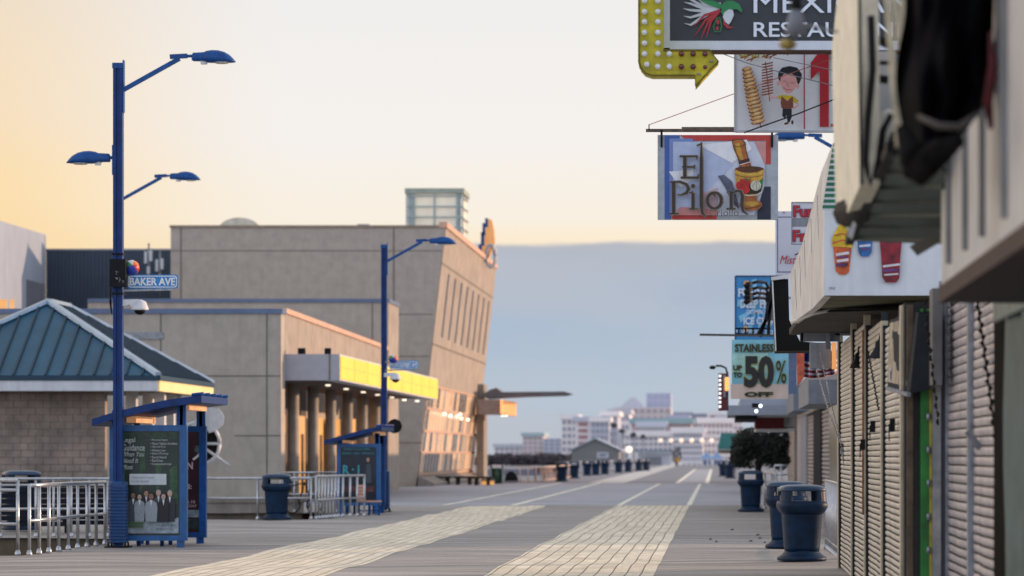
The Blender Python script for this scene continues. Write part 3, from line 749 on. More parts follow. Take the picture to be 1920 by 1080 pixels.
for i in range(1, 17):
    x = px0 + (xr - px0) * i / 17
    t = 1 - abs(x - ap.x) / ((xr - px0) / 2); t = max(0, min(.97, t))
    p = Vector((x, yf, ez)); q = Vector((x, yf + (ap.y - yf) * t, ez + (ap.z - ez) * t)); 
    if (q - p).length > .1: seam(mb, p, q, nf)
nr = (e2 - e1).cross(bp - e1).normalized()
for i in range(1, 21):
    y = yf + (yb - yf) * i / 21
    t = min(1, (y - yf) / (ap.y - yf), (yb - y) / (yb - bp.y)) * .97
    p = Vector((xr, y, ez)); q = Vector((xr + (ap.x - xr) * t, y, ez + (ap.z - ez) * t)); seam(mb, p, q, nr)
mb.build('roof_seam', ROOFD, rf)
mb = MB()
for p, q in ((e1, ap), (e0, ap), (ap, bp), (e2, bp), (e3, bp)):
    d = (q - p).normalized(); s_ = d.cross(Vector((0, 0, 1))).normalized() * .11; u = Vector((0, 0, .1))
    mb.hexa([p - s_, p + s_, q + s_, q - s_], [p - s_ * .8 + u, p + s_ * .8 + u, q + s_ * .8 + u, q - s_ * .8 + u])
mb.build('ridge_cap', HIPC, rf)
mb = MB(); mb.box(px0 - .03, xr + .03, yf - .05, yf, ez - .12, ez + .02); mb.box(xr, xr + .05, yf, yb, ez - .12, ez + .02); mb.build('gutter', ROOFD, rf)
fz = P(298, 733, 85).z
MB().box(px0, xr - .02, yf - .02, yf + .1, fz, ez - .122).build('fascia', WHITEC, r)
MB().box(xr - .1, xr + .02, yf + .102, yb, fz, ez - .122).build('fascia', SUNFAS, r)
MB().box(px0 + .1, xr - .12, yf + .12, yb - .1, fz + .04, fz + .1).build('ceiling', mat('soffit', (.20, .18, .17), .8), r)
BLK = mat('split_face_block', (.34, .27, .225), .85, .2, 1.2, bump=.3, streak=.12)
xw = W(197, 86)
m = MB(); m.box(px0 + .4, xw, 86, 86.3, -.9, fz + .03); wl = m.build('wall', BLK, r)
m = MB(); 
for i, z in enumerate(frange(.35, fz, .19)[:-1]):
    m.box(px0 + .4, xw - .01, 85.988, 86.02, z, z + .012)
    for x in frange(px0 + .6 + (.2 if i % 2 else 0), xw - .1, .4)[:-1]: m.box(x, x + .012, 85.989, 86.02, z + .013, z + .189)
m.build('block_joint', mat('mortar', (.20, .165, .145), .9), wl)
for px, Y in ((247, 87.2), (278, 89.2), (300, 88), (318, 91.5), (330, 93.6)):
    x = W(px, Y); m = MB(); m.box(x - .16, x + .12, Y, Y + .28, -.0, fz + .03); m.build('column', WHITE, r)
    # narrow sunlit edge is simply the sun on the right face

# ------------------------------------------------------------------ propeller sculpture
r = thing('wheel_sculpture', 'white spoked wheel and propeller blade sculpture behind the nearest shelter', 'sculpture', P(385, 900, 97))
Y = 96.5
def ringpts(cx, cy, R, n=28, a0=0, a1=2 * PI): return [P(cx + R * math.cos(a0 + (a1 - a0) * i / n), cy + R * math.sin(a0 + (a1 - a0) * i / n), Y) for i in range(n + 1)]
mb = MB(); mb.tube(ringpts(372, 832, 40), .055, 8); mb.build('rim', WHITE, r)
mb = MB(); c = P(372, 832, Y)
mb.tube([c + Vector((0, .12, 0)), c + Vector((0, .2, 0))], .63, 28, smooth=False); mb.build('backing_disc', BLACK, r)
mb = MB()
for a, l in ((0, 40), (.62, 72), (PI / 2, 40), (2.4, 40), (-2.4, 40)):
    mb.tube([c, P(372 + l * math.cos(a), 832 + l * math.sin(a), Y)], .045, 6)
mb.build('spoke', WHITE, r)
mb = MB(); blade = [(352, 838), (358, 800), (372, 776), (392, 764), (410, 766), (420, 780), (418, 796), (404, 808), (392, 812), (384, 800), (372, 812)]
mb.prism([P(x, y, Y - .1) for x, y in blade], (0, .05, 0)); mb.build('blade', WHITE, r, clean=True)

# ------------------------------------------------------------------ convention hall
hall = thing('convention_hall', 'large beige concrete hall with a leaning end, columns and a marquee with painted yellow sun glow', 'building', (-16, 130, 0))
yA, yB_, yC, yD = 103.0, 140.0, 144.6, 189.6
zlow = P(526, 588, yA).z
XL = -48
def joint_h(mb, x0, x1, y, z): mb.box(x0, x1, y - .012, y + .02, z, z + .04)
# low wing
m = MB(); m.box(XL, W(527, yA), yA, 103.9, -.95, zlow); m.box(XL, -16.4, 103.9, yB_, 3.0, zlow - .25); m.build('low_wing_wall', CONC, hall)
m = MB()
for py in (706,): joint_h(m, XL, W(526, yA), yA, P(0, py, yA).z)
joint_h(m, W(440, yA), W(526, yA), yA, P(0, 818, yA).z)
for px in (80, 300, 499): x = W(px, yA); m.box(x, x + .05, yA - .011, yA + .02, 0, zlow)
m.build('panel_joint', JOINT, hall)
MB().box(XL, W(527, yA) + .05, yA - .06, 103.95, zlow, zlow + .16).build('coping', mat('blue_grey_coping', lin((96, 112, 140)), .4, .1, 2, metal=.3), hall)
g = P(268, 630, yA)
MB().box(g.x - .62, g.x + .66, yA - .05, yA + .02, g.z - .1, g.z + .12).build('vent', STEEL, hall)
# facade right of low wing, above marquee (slight taper), facing the walk
def facade(name, x0, y0, x1, y1, zb0, zt0, zb1, zt1, m_, th=.5):
    mb = MB(); mb.hexa([(x0, y0, zb0), (x1, y1, zb1), (x1, y1, zt1), (x0, y0, zt0)], [(x0 - th, y0, zb0), (x1 - th, y1, zb1), (x1 - th, y1, zt1), (x0 - th, y0, zt0)])
    return mb.build(name, m_, hall, clean=True)
xA, xB = W(527, yA), W(717, 138)
zmt = P(527, 664, yA).z; zmb = P(527, 712, yA).z
facade('upper_facade', xA, 103.95, xB, yB_, zmb + .1, zlow + .05, zmb + .1, P(717, 654, 138).z, CONC_W)
facade('coping', xA + .06, 103.9, xB + .06, yB_, zlow + .052, zlow + .22, P(717, 654, 138).z + .002, P(717, 654, 138).z + .18, mat('coping_warm', lin((214, 168, 140)), .5), .62)
# mid block
zm = P(727, 567, yB_).z; xm = W(727, yB_)
m = MB(); m.box(-27.5, xm, yB_ + .02, yC, -.5, zm); m.build('mid_block_wall', CONC, hall)
MB().box(xm + .003, xm + .02, yB_ + .05, yC, 0, zm).build('mid_block_side', CONC_W, hall)
MB().box(-27.5, xm + .08, yB_ - .05, yC, zm + .002, zm + .16).build('coping', MATS['blue_grey_coping'], hall)
m = MB(); x = W(697, yB_); m.box(x, x + .05, yB_ + .005, yB_ + .03, zlow, zm); m.build('panel_joint', JOINT, hall)
# colonnade: back wall with amber glass glowing with painted sunset reflection, round columns
xw0 = -16.2
m = MB(); m.hexa([(xw0, 104, -.5), (xw0 - .3, yB_, -.5), (xw0 - .3, yB_, 4.6), (xw0, 104, 4.6)], [(xw0 - .4, 104, -.5), (xw0 - .7, yB_, -.5), (xw0 - .7, yB_, 4.6), (xw0 - .4, 104, 4.6)]); m.build('colonnade_wall', mat('brown_wall', (.09, .065, .05), .7, .2, 1), hall)
cols = [550, 587, 620, 652, 680, 704]
ym = []
for px in cols:
    X = -14.6; Y = X * F / (px - VX); ym.append(Y)
    mb = MB(); mb.lathe([(.2, -.3), (.2, 4.4)], (X, Y, 0), 20, 2.0); mb.build('column', mat('column_concrete', (.42, .37, .31), .8, .1, 3), hall)
for px, w_ in ((531, 8), (565, 14), (600, 12), (633, 10), (663, 8), (690, 6)):
    X = xw0 + .12 if px < 650 else -15.3; Y0 = X * F / (px - w_ / 2 - VX); Y1 = X * F / (px + w_ / 2 - VX)
    Y0, Y1 = min(Y0, Y1), max(Y0, Y1)
    zt = 1.6 + (VY - 768) * 105 / F + (Y0 - 105) * .028
    mb = MB(); mb.quad((X, Y0, -.3), (X, Y1, -.3), (X, Y1, 3.05), (X, Y0, 3.05)); wd = mb.build('painted_glow_window', AMBER, hall)
    ymid = (Y0 + Y1) / 2
    mb = MB(); mb.box(X + .002, X + .04, ymid - .08, ymid + (Y1 - Y0) * .22, -.3, 2.35); mb.build('mullion', mat('bronze_frame', (.12, .06, .03), .4), wd)
# marquee box
q0 = P(637, 664, 104); 
Xq = q0.x; zt_, zb_ = q0.z, P(637, 713, 104).z
Yfar = 161.0
Yfar = 140.4; Xf = W(820, Yfar)
zt2_, zb2_ = P(820, 710, Yfar).z, P(820, 750, Yfar).z
mb = MB(); mb.hexa([(Xq, 104, zb_), (Xf, Yfar, zb2_), (Xf, Yfar, zt2_), (Xq, 104, zt_)], [(Xq - .5, 104, zb_), (Xf - .5, Yfar, zb2_), (Xf - .5, Yfar, zt2_), (Xq - .5, 104, zt_)]); mq = mb.build('marquee', WHITEC, hall, clean=True)
mb = MB(); xg0 = W(529, 104); mb.box(xg0, Xq - .003, 103.96, 104.3, zb_, zt_); mb.build('marquee_end', mat('marquee_grey', lin((168, 168, 176)), .5, .05), hall)
mb = MB(); x = W(617, 104); mb.box(x, x + .05, 103.94, 103.99, zb_, zt_); mb.build('panel_joint', JOINT, hall)
nseg = 9
for k in range(nseg):
    t0, t1 = k / nseg, (k + 1) / nseg
    def lp(t, top, pad=0.0):
        return Vector((Xq + (Xf - Xq) * t + .03, 104 + (Yfar - 104) * t, (zt_ + (zt2_ - zt_) * t - .05) if top else (zb_ + (zb2_ - zb_) * t + .05)))
    tm = .0018
    mb = MB()
    zmid = lambda t: (lp(t, True) + lp(t, False)) / 2
    up = Vector((0, 0, .008))
    mb.quad(lp(t0 + tm, False), lp(t1 - tm, False), zmid(t1 - tm) - up, zmid(t0 + tm) - up); mb.quad(zmid(t0 + tm) + up, zmid(t1 - tm) + up, lp(t1 - tm, True), lp(t0 + tm, True))
    mb.build('sun_glow_panel', YELLOWSUN, mq)
mb = MB(); mb.hexa([(Xq - 3.5, 104.35, zb_ + .05), (Xq - .52, 104.35, zb_ + .05), (Xf - .52, Yfar - .1, zb2_ + .05), (Xf - 3.5, Yfar - .1, zb2_ + .05)], [(Xq - 3.5, 104.35, zb_ + .2), (Xq - .52, 104.35, zb_ + .2), (Xf - .52, Yfar - .1, zb2_ + .2), (Xf - 3.5, Yfar - .1, zb2_ + .2)]); mb.build('soffit', mat('soffit_brown', (.13, .10, .09), .8), mq, clean=True)
for px, py in ((615, 722), (649, 729), (681, 735), (708, 740), (735, 745), (758, 750), (782, 752)):
    t = min(1, max(0, (px - 610) / 185.)); z = zb_ + (zb2_ - zb_) * t + .03
    Y = (CAMZ - z) * F / (py - VY); x = W(px, Y)
    mb = MB(); mb.lathe([(.09, -.03), (.09, .03)], (x, Y, z), 12); mb.build('downlight', LAMP, mq)
for px, w_ in ((565, 13), (614, 11)):
    c = P(px, 664, 104); m = MB(); h_ = .2
    m.box(c.x - w_ * .009, c.x + w_ * .009, 104, 104.2, c.z, c.z + h_); m.build('floodlight', BLACK, hall)
# main block, front face + leaning lit end
Ym = 155.0
ztop = P(835, 427, Ym).z
xt, xb = W(835, Ym), W(778, Ym)
YL = 190.0
xtf, xbf = xt + .04, xb + .04
XLm = W(320, Ym)
mb = MB()
mb.hexa([(XLm, Ym, -.5), (xb, Ym, -.5), (xt, Ym, ztop), (XLm, Ym, ztop)], [(XLm, YL, -.5), (xbf, YL, -.5), (xtf, YL, ztop), (XLm, YL, ztop)]); mb.build('main_block', [CONC], hall, clean=True)
def fp(u, v, off=0.0):
    "point on leaning end: u along, v up"
    a_ = Vector((xb, Ym, -.5)).lerp(Vector((xt, Ym, ztop)), v); b_ = Vector((xbf, YL, -.5)).lerp(Vector((xtf, YL, ztop)), v)
    p = a_.lerp(b_, u); p.x += off; return p
mb = MB(); mb.quad(fp(0.0, .42, .02), fp(1, .42, .02), fp(1, 1, .02), fp(0, 1, .02)); mb.build('leaning_facade', CONC_W, hall)
m = MB(); m.hexa([fp(0, 1, -.3) + Vector((0, -.06, 0)), fp(0, 1, .1) + Vector((0, -.06, 0)), fp(1, 1, .1), fp(1, 1, -.3)], [fp(0, 1, -.3) + Vector((0, -.06, .28)), fp(0, 1, .1) + Vector((0, -.06, .28)), fp(1, 1, .1) + Vector((0, 0, .28)), fp(1, 1, -.3) + Vector((0, 0, .28))]); m.build('coping', MATS['coping_warm'], hall, clean=True)
m = MB(); m.box(XLm - .05, xt - .3, Ym - .06, Ym + .5, ztop + .003, ztop + .12); m.build('coping', mat('coping_dull', lin((150, 132, 112)), .6), hall)
m = MB()
joint_h(m, XLm, W(829, Ym), Ym, P(0, 471, Ym).z); joint_h(m, W(743, Ym), W(805, Ym), Ym, P(0, 669, Ym).z); joint_h(m, W(743, Ym), W(812, Ym), Ym, P(0, 590, Ym).z); joint_h(m, W(743, Ym), W(790, Ym), Ym, P(0, 831, Ym).z)
for px in (338, 737): x = W(px, Ym); m.box(x, x + .07, Ym - .011, Ym + .02, 0, ztop)
m.build('panel_joint', JOINT, hall)
m = MB()
for v in (.865, .565):
    m.quad(fp(0, v, .03), fp(1, v, .03), fp(1, v + .007, .03), fp(0, v + .007, .03))
m.build('facade_joint', JOINT, hall)
for i in range(8):
    u = .115 + i * .113
    mb = MB(); du = .015; v0, v1 = .605 - .012 * 0, .845
    mb.quad(fp(u, v0, .035), fp(u + du, v0, .035), fp(u + du, v1, .035), fp(u, v1, .035)); wd = mb.build('slit_window', GLASS, hall)
    mb = MB(); mb.hexa([fp(u + du, v0, .02), fp(u + du + .008, v0, .02), fp(u + du + .008, v1, .02), fp(u + du, v1, .02)], [fp(u + du, v0, .06), fp(u + du + .008, v0, .06), fp(u + du + .008, v1, .06), fp(u + du, v1, .06)]); mb.build('fin', CONC_W, wd, clean=True)
# glazed screen below with bands and mullions
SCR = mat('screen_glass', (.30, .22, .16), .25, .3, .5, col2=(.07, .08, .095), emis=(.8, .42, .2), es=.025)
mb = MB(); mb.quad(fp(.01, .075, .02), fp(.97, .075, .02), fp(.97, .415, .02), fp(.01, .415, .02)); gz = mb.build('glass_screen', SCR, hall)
rgp = random.Random(5); vb = (.087, .16, .24, .325, .41); PM = [mat('pane_warm', (.6, .4, .26), .2, .3, .6, emis=(1, .55, .27), es=.42), mat('pane_mid', (.45, .36, .29), .2, .3, .6, emis=(1, .6, .36), es=.16), mat('pane_dark', (.08, .10, .13), .15, .3, .6), mat('pane_teal', (.12, .22, .26), .15, .3, .6)]  # warm and mid panes carry painted sun reflections, partly as emission
for bi in range(4):
    mb = MB()
    for ci in range(20):
        u0 = .012 + ci * .048; k = rgp.random()
        mb.m(0 if k < .42 else 1 if k < .72 else 3 if (bi < 2 and 6 < ci < 12 and k < .9) else 2)
        mb.quad(fp(u0, vb[bi] + .004, .035), fp(u0 + .046, vb[bi] + .004, .035), fp(u0 + .046, vb[bi + 1], .035), fp(u0, vb[bi + 1], .035))
    mb.build('pane_row', PM, gz)
FRM = mat('screen_frame', lin((214, 172, 146)), .4, .12, 2); FRM2 = mat('screen_mullion', lin((236, 214, 192)), .4, .12, 2)
for v in (.078, .16, .24, .325, .41):
    mb = MB(); mb.hexa([fp(0, v, .03), fp(.98, v, .03), fp(.98, v + .009, .052), fp(0, v + .009, .052)], [fp(0, v, .09), fp(.98, v, .09), fp(.98, v + .009, .09), fp(0, v + .009, .09)]); mb.build('transom', FRM, gz, clean=True)
mb = MB()
for i in range(21):
    u = .008 + i * .048
    mb.hexa([fp(u, .085, .04), fp(u + .007, .085, .04), fp(u + .007, .41, .04), fp(u, .41, .04)], [fp(u, .085, .05), fp(u + .007, .085, .05), fp(u + .007, .41, .05), fp(u, .41, .05)])
mb.build('mullion', FRM2, gz, clean=True)
for u, v in ((.22, .315), (.33, .31), (.44, .312), (.5, .322), (.53, .306), (.66, .305)):
    mb = MB(); mb.ball(fp(u, v, .30), .085, 10); mb.build('wall_light', LAMP, hall)
mb = MB(); mb.hexa([fp(-.01, .0, .1), fp(1, .0, .1), fp(1, .075, .1), fp(-.01, .075, .1)], [fp(-.01, .0, .9), fp(1, .0, .9), fp(1, .05, .9), fp(-.01, .05, .9)]); mb.build('plinth', CONC_D, hall, clean=True)
# roof furniture
m = MB(); c = P(459, 427, 170)
vs = [(c.x + 1.1 * math.cos(t), 168, 13.32 + .66 * math.sin(t)) for t in [PI * i / 16 for i in range(17)]] + [(c.x - 1.1, 168, ztop - .1), (c.x + 1.1, 168, ztop - .1)]
m.prism(vs, (0, 8, 0)); m.build('barrel_skylight', mat('skylight', lin((205, 196, 178)), .4), hall, clean=True)
m = MB(); c = P(681, 427, 165); m.box(c.x - .26, c.x + .26, 165, 165.6, ztop, 13.2); m.box(c.x - .3, c.x + .3, 164.95, 165.65, 13.201, 13.42); m.build('roof_vent', STEEL, hall)
# glazed lift tower
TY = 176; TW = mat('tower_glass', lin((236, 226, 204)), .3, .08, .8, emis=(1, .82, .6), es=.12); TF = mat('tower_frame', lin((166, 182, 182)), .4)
tx0, tx1 = W(761, TY), W(868, TY); tz0, tz1 = ztop - 1, P(0, 353, TY).z
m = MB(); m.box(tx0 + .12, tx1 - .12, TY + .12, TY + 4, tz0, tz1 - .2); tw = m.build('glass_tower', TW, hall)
for k in range(5):
    z = tz1 - .45 - k * .58 * 1.0
    m = MB(); m.box(tx0, tx1, TY + .01, TY + .1, z, z + .07); m.box(tx1 - .1, tx1, TY + .1, TY + 4, z, z + .07); m.build('transom', TF, tw)
for px in (761, 775.5, 813, 855, 866):
    x = W(px, TY); m = MB(); m.box(x, x + .09, TY, TY + .11, tz0, tz1 - .3); m.build('mullion', TF, tw)
for a_, b_ in ((tx0 + .11, W(776, TY)), (W(856, TY), tx1 - .1)): MB().box(a_, b_, TY + .06, TY + .1, tz0, tz1 - .3).build('side_panel', mat('tower_side', lin((160, 172, 168)), .4), tw)
m = MB(); m.box(tx0 - .06, tx1 + .06, TY - .06, TY + 4.1, tz1 - .28, tz1); m.build('roof_cap', mat('tower_cap', lin((158, 166, 152)), .4), tw)
# entrance canopy at the far end, pier
PY = 186.
m = MB(); m.box(W(893, PY), W(907, PY), PY, PY + 3, 0, P(0, 720, PY).z); m.build('pier', CONC_D, hall)
cn = P(897, 778, 182); ct = P(968, 749, 182)
m = MB(); m.box(cn.x, W(938, 182), 182, 186, cn.z + .05, ct.z); m.build('canopy_box', mat('canopy_grey', lin((140, 128, 124)), .6), hall)
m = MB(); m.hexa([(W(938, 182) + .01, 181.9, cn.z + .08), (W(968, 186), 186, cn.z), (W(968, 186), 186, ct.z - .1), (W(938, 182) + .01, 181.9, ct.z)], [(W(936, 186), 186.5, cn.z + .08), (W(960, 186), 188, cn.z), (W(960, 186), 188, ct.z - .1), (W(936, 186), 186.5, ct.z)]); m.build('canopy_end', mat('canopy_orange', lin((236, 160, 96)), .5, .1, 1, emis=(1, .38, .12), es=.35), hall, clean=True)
for px in (942, 949):
    c = P(px, 779, 182.5); m = MB(); m.lathe([(.09, -.05), (.09, .01)], c, 12); m.build('downlight', LAMP, hall)
# long flat wing roof pointing right
m = MB(); pr = [(905, 740), (918, 731), (930, 727), (940, 735), (1058, 734), (1071, 738), (1058, 741), (985, 743), (912, 747)]
m.prism([P(x, y, 184) for x, y in pr], (0, 3.0, 0)); m.build('wing_canopy', mat('wing_grey', lin((100, 100, 106)), .5, .1, 1), hall, clean=True)
# roof-top shell sign
r = thing('rooftop_sign', 'stepped blue and orange sign seen edge-on above the leaning facade', 'sign', P(905, 500, 181))
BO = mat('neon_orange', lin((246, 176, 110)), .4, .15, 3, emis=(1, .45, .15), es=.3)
prs = [(897, 482, 458), (901.5, 460, 435), (904.5, 441, 418), (909.5, 425, 409)]
for (x, y0, y1), wd_ in zip(prs, (6, 6, 5, 5)):
    a_, b_ = P(x, y0, 180), P(x + wd_, y1, 180)
    MB().box(a_.x, b_.x, 180, 180.5, a_.z, b_.z).build('blue_fin', BLUE, r)
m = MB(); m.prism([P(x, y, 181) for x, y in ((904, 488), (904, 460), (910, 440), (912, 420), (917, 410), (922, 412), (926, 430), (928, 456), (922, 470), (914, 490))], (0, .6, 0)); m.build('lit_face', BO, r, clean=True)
m = MB(); m.tube([P(920 + 9 * math.cos(t), 480 + 21 * math.sin(t), 180.6) for t in [2 * PI * i / 24 for i in range(25)]], .1, 6); m.build('ring', mat('sign_ring', lin((190, 194, 200)), .4), r)
m = MB(); m.tube([P(913, 487, 180.6), P(921, 462, 180.6), P(928, 487, 180.6)], .05, 6); m.build('letter_a', mat('sign_pale', lin((150, 165, 185)), .4), r)

# stone planters/benches along plinth
for px, py in ((828, 903), (870, 903), (905, 904)):
    Y = F * CAMZ / (py + 6 - VY); x = W(px, Y)
    rr = thing('stone_bench', {828: 'dark flat bench nearest along the glazed hall front', 870: 'dark flat bench in the middle of the glazed hall front', 905: 'dark flat bench at the far corner of the hall'}[px], 'bench', (x, Y, 0), 'dark benches along the hall plinth')
    MB().box(x - .5, x + .5, Y - .6, Y + .6, .34, .44).build('seat', DARK, rr)
    for s_ in (-1, 1): MB().box(x + s_ * .3 - .08, x + s_ * .3 + .08, Y - .5, Y + .5, 0, .34).build('leg', DARK, rr)
m = MB(); m.box(W(800, 150), W(912, 176), 149, 150, 0, .1)
c = P(915, 912, 160)
r = thing('low_lantern', 'small glowing orange lantern by the far hall corner', 'lantern', (c.x, 160, 0))
MB().box(c.x - .3, c.x + .3, 159.8, 160.2, .03, .22).build('lens', AMBER, r)
MB().box(c.x - .33, c.x + .33, 159.75, 160.25, .222, .30).build('cap', CONC_D, r)

# metal clad building and white building at far left
mt = mat('slate_cladding', lin((74, 86, 104)), .5, .08, 1, metal=.3)
r = thing('clad_building', 'slate blue metal clad building behind the lamp post on the left', 'building', (-33, 172, 0))
a, b = P(87, 470, 170), P(322, 470, 170)
MB().box(a.x, b.x, 170, 178, 0, b.z).build('wall', mt, r)
m = MB()
for i in range(34): x = a.x + (b.x - a.x) * i / 34; m.box(x, x + .05, 169.93, 170, 0, b.z)
m.build('cladding_rib', mat('slate_rib', lin((56, 66, 82)), .5), r)
MB().box(a.x - .02, b.x, 169.9, 178, b.z + .002, b.z + .1).build('coping', STEEL, r)
r = thing('white_building', 'pale grey building with small windows with painted amber reflections at the left frame edge', 'building', (-37, 150, 0))
x0, x1 = -1343 * 132 / F - 1.0, W(86, 168)
zt0 = P(0, 413, 132).z; 
m = MB(); m.hexa([(-29.6, 132, 0), (x1, 168, 0), (x1, 168, P(86, 440, 168).z), (-29.6, 132, zt0)], [(-60, 132, 0), (-60, 168, 0), (-60, 168, P(86, 440, 168).z), (-60, 132, zt0)]); m.build('wall', mat('pale_blue_wall', lin((150, 160, 178)), .6, .06, .6, streak=.1), r, clean=True)
m = MB(); m.box(W(40, 150), W(40, 150) + .05, 150, 155, 0, P(0, 522, 150).z); m.build('door', mat('grey_door', lin((90, 96, 108)), .6), r)
for px in (2, 9, 22):
    c = P(px, 575, 131); m = MB(); m.box(c.x - .08, c.x + .08, 131, 131.05, c.z - .28, c.z + .3); m.build('window', AMBER, r)  # amber emission paints the orange reflections in these panes
# rooftop aerials
for px, py, lb in ((300, 485, 'slim white aerial mast on the slate building nearest the lamp post'), (279, 470, 'tall thin aerial with grey antenna panels on the slate building')):
    c = P(px, 585, 168); t = P(px, py - 14, 168)
    rr = thing('aerial_mast', lb, 'aerial', (c.x, 168, c.z), 'aerials on the slate building')
    MB().tube([c, t], .05, 6).build('mast', STEEL, rr)
    m = MB()
    for dx, y0, y1 in ((-.14, py + 2, py + 24), (.12, py, py + 20), (0, py + 30, py + 44)): m.box(c.x + dx - .07, c.x + dx + .07, 167.8, 168, P(0, y1, 168).z, P(0, y0, 168).z)
    m.build('antenna_panel', WHITE, rr)
# ------------------------------------------------------------------ near shop row
CREAM = mat('cream_paint', (0.58, 0.49, 0.36), .6, .12, 4, streak=.2)
SLAT = mat('cream_shutter_slats', (0.69, 0.65, 0.57), .42, .1, 2.0, metal=.25, streak=.25, bump=.08)
SLAT2 = mat('silver_shutter_slats', (0.62, 0.57, 0.57), .35, .18, 2.2, metal=.3, col2=(.44, .42, .48), streak=.25, bump=.08)
GROOVE = mat('slat_groove', (.022, .019, .017), .8, .3, 4)
SOFF = mat('dark_soffit', (.035, .033, .03), .85, .2, 2)
GREYP = mat('grey_paint', (.24, .26, .30), .6, .12, 3, streak=.2)
GREYD = mat('charcoal_paint', (.03, .034, .04), .8, .15, 3, spec=.15)
XW1, XW2 = 1.68, 2.04
def shutter(root, x, y0, y1, z0, z1, m_, pitch=.062, d=.011, part='shutter', guides=True, gm=None):
    mb = MB(); n = int((z1 - z0) / pitch); prof = []
    for i in range(n):
        z = z0 + i * pitch
        prof += [(x + .010, z), (x - .002, z + pitch * .10), (x - d * .9, z + pitch * .34), (x - d, z + pitch * .58), (x - d * .55, z + pitch * .85), (x + .002, z + pitch * .93)]
    ny = 7; vs = []
    for q, (a, z) in enumerate(prof):
        for k in range(ny):
            y = y0 + (y1 - y0) * k / (ny - 1); sag = .006 * mnoise.noise(Vector((y * 1.7, z * 1.1, x))) + .004 * mnoise.noise(Vector((y * .6, z * 7, 3)))
            vs.append((a + sag * (1.4 if d < .03 else 3), y, z + sag * .8))
    for i in range(len(prof) - 1):
        mb.m(1 if i % 6 in (4, 5) else 0)
        mb.add([vs[(i + u) * ny + k] for u in (0, 1) for k in range(ny)], [(k, k + 1, ny + k + 1, ny + k) for k in range(ny - 1)], False)
    m_ = [m_, GROOVE]
    s_ = mb.build(part, m_, root)
    if guides:
        for yy in (y0, y1):
            MB().box(x - .035, x + .03, yy - .035, yy + .035, z0, z1).build('guide_rail', gm or STEEL, s_)
    return s_
r = thing('shop_row', 'near shop front of closed cream roller shutters at the right edge', 'building', (XW1, 36, 0))
zs = 3.14
edges = [(44.25, 40.1), (39.8, 36.55), (36.25, 32.85), (32.55, 29.4)]
for i, (yb, ya) in enumerate(edges):
    shutter(r, XW1 + .05, ya, yb, .02, (zs, zs, 3.05, 2.9)[i], SLAT, gm=GREYD)
for y in (44.35, 39.95, 36.4, 32.7, 29.25):
    MB().box(XW1 + .0, XW1 + .07, y - .11, y + .11, 0, 3.3 if y > 33 else 2.95).build('pillar', CREAM, r)
MB().box(XW1 - .02, XW1 + .02, 36.36, 36.44, .9, 3.0).build('rusty_pipe', mat('rust', (.30, .10, .04), .8, .4, 6), r)
MB().box(XW1 + .15, XW1 + .36, 29.12, 44.5, 0, 2.98).build('backing_wall', DARK, r)
MB().box(XW1 + .4, 6, 44.1, 44.5, 0, 4.6).build('gable_wall', GREYP, r)
MB().box(XW1 - .25, XW1 + .15, 33.5, 44.55, 3.32, 3.95).build('header', SOFF, r)
# stepped return with green door, towards the camera
MB().box(XW1 + .02, 2.02, 28.9, 29.1, 0, 2.96).build('return_wall', SOFF, r)
MB().box(W(1700, 28.85), W(1712, 28.85), 28.82, 28.88, 0, 2.94).build('door_jamb', mat('brown_timber', (.13, .09, .055), .8, .25, 6), r)
gd = MB().box(W(1713, 28.85), W(1724, 28.85), 28.80, 28.86, 0, 2.93).build('side_door', DARK, r)
m = MB().box(W(1724, 28.85) + .003, W(1741, 28.85), 28.78, 28.86, .0, 2.9); m.build('green_door', mat('green_paint', (.02, .20, .03), .45, .25, 4, streak=.3), r)
MB().box(W(1741, 28.85) + .002, W(1746, 28.85), 28.76, 28.86, 0, 2.9).build('door_edge', mat('yellow_edge', (.45, .38, .05), .5, .2, 8), r)
MB().box(W(1746, 28.85) + .004, W(1762, 28.85), 28.7, 28.86, 0, 2.85).build('grey_pilaster', mat('patched_grey', (.30, .29, .27), .8, .3, 5, col2=(.16, .17, .19)), r)
for i in range(9): MB().lathe([(.018, 0), (.018, .06)], (W(1741, 28.75), 28.74, .4 + i * .3), 8).build('bolt', STEEL, r)
# nearer shop with the paired silver shutters
r2 = thing('shop_building', 'nearest shop front with a pair of tall silver shutters and a dark post', 'building', (XW2, 24, 0))
shutter(r2, XW2 + .05, 26.1, 28.75, .02, 3.2, SLAT2, pitch=.078)
shutter(r2, XW2 + .05, 23.35, 25.9, .02, 3.7, SLAT2, pitch=.078)
MB().box(XW2 - .0, XW2 + .12, 25.93, 26.07, 0, 3.7).build('centre_post', mat('steel_post', (.34, .37, .42), .4, .1, 5, metal=.5), r2)
MB().box(XW2 - .03, XW2 + .10, 28.78, 28.89, 0, 3.15).build('corner_post', mat('slate_post', (.16, .17, .20), .5, .1, 5), r2)
MB().box(XW2 - .02, XW2 + .14, 22.0, 23.3, 0, 3.9).build('dark_post', mat('black_panel', (.010, .009, .008), .95, .3, 3, spec=.05), r2)
MB().box(XW2 + .3, XW2 + .5, 15, 28.75, 0, 3.18).build('backing_wall', DARK, r2)
MB().box(XW2 - .04, XW2 + .3, 14, 26.0, 3.72, 4.5).build('header', SOFF, r2)
mb = MB(); TEALC = mat('teal_tarp', (.055, .115, .125), .5, .15, 3); n = 40; vs = []; fs = []
for i in range(n + 1):
    y = 22.0 - 4.5 * i / n; xx = XW2 - .06 + .03 * math.sin(i * 1.9) + .02 * math.sin(i * .7)
    for k in range(9): vs.append((xx + .01 * math.sin(k * 1.3 + i), y, .3 + 3.2 * k / 8))
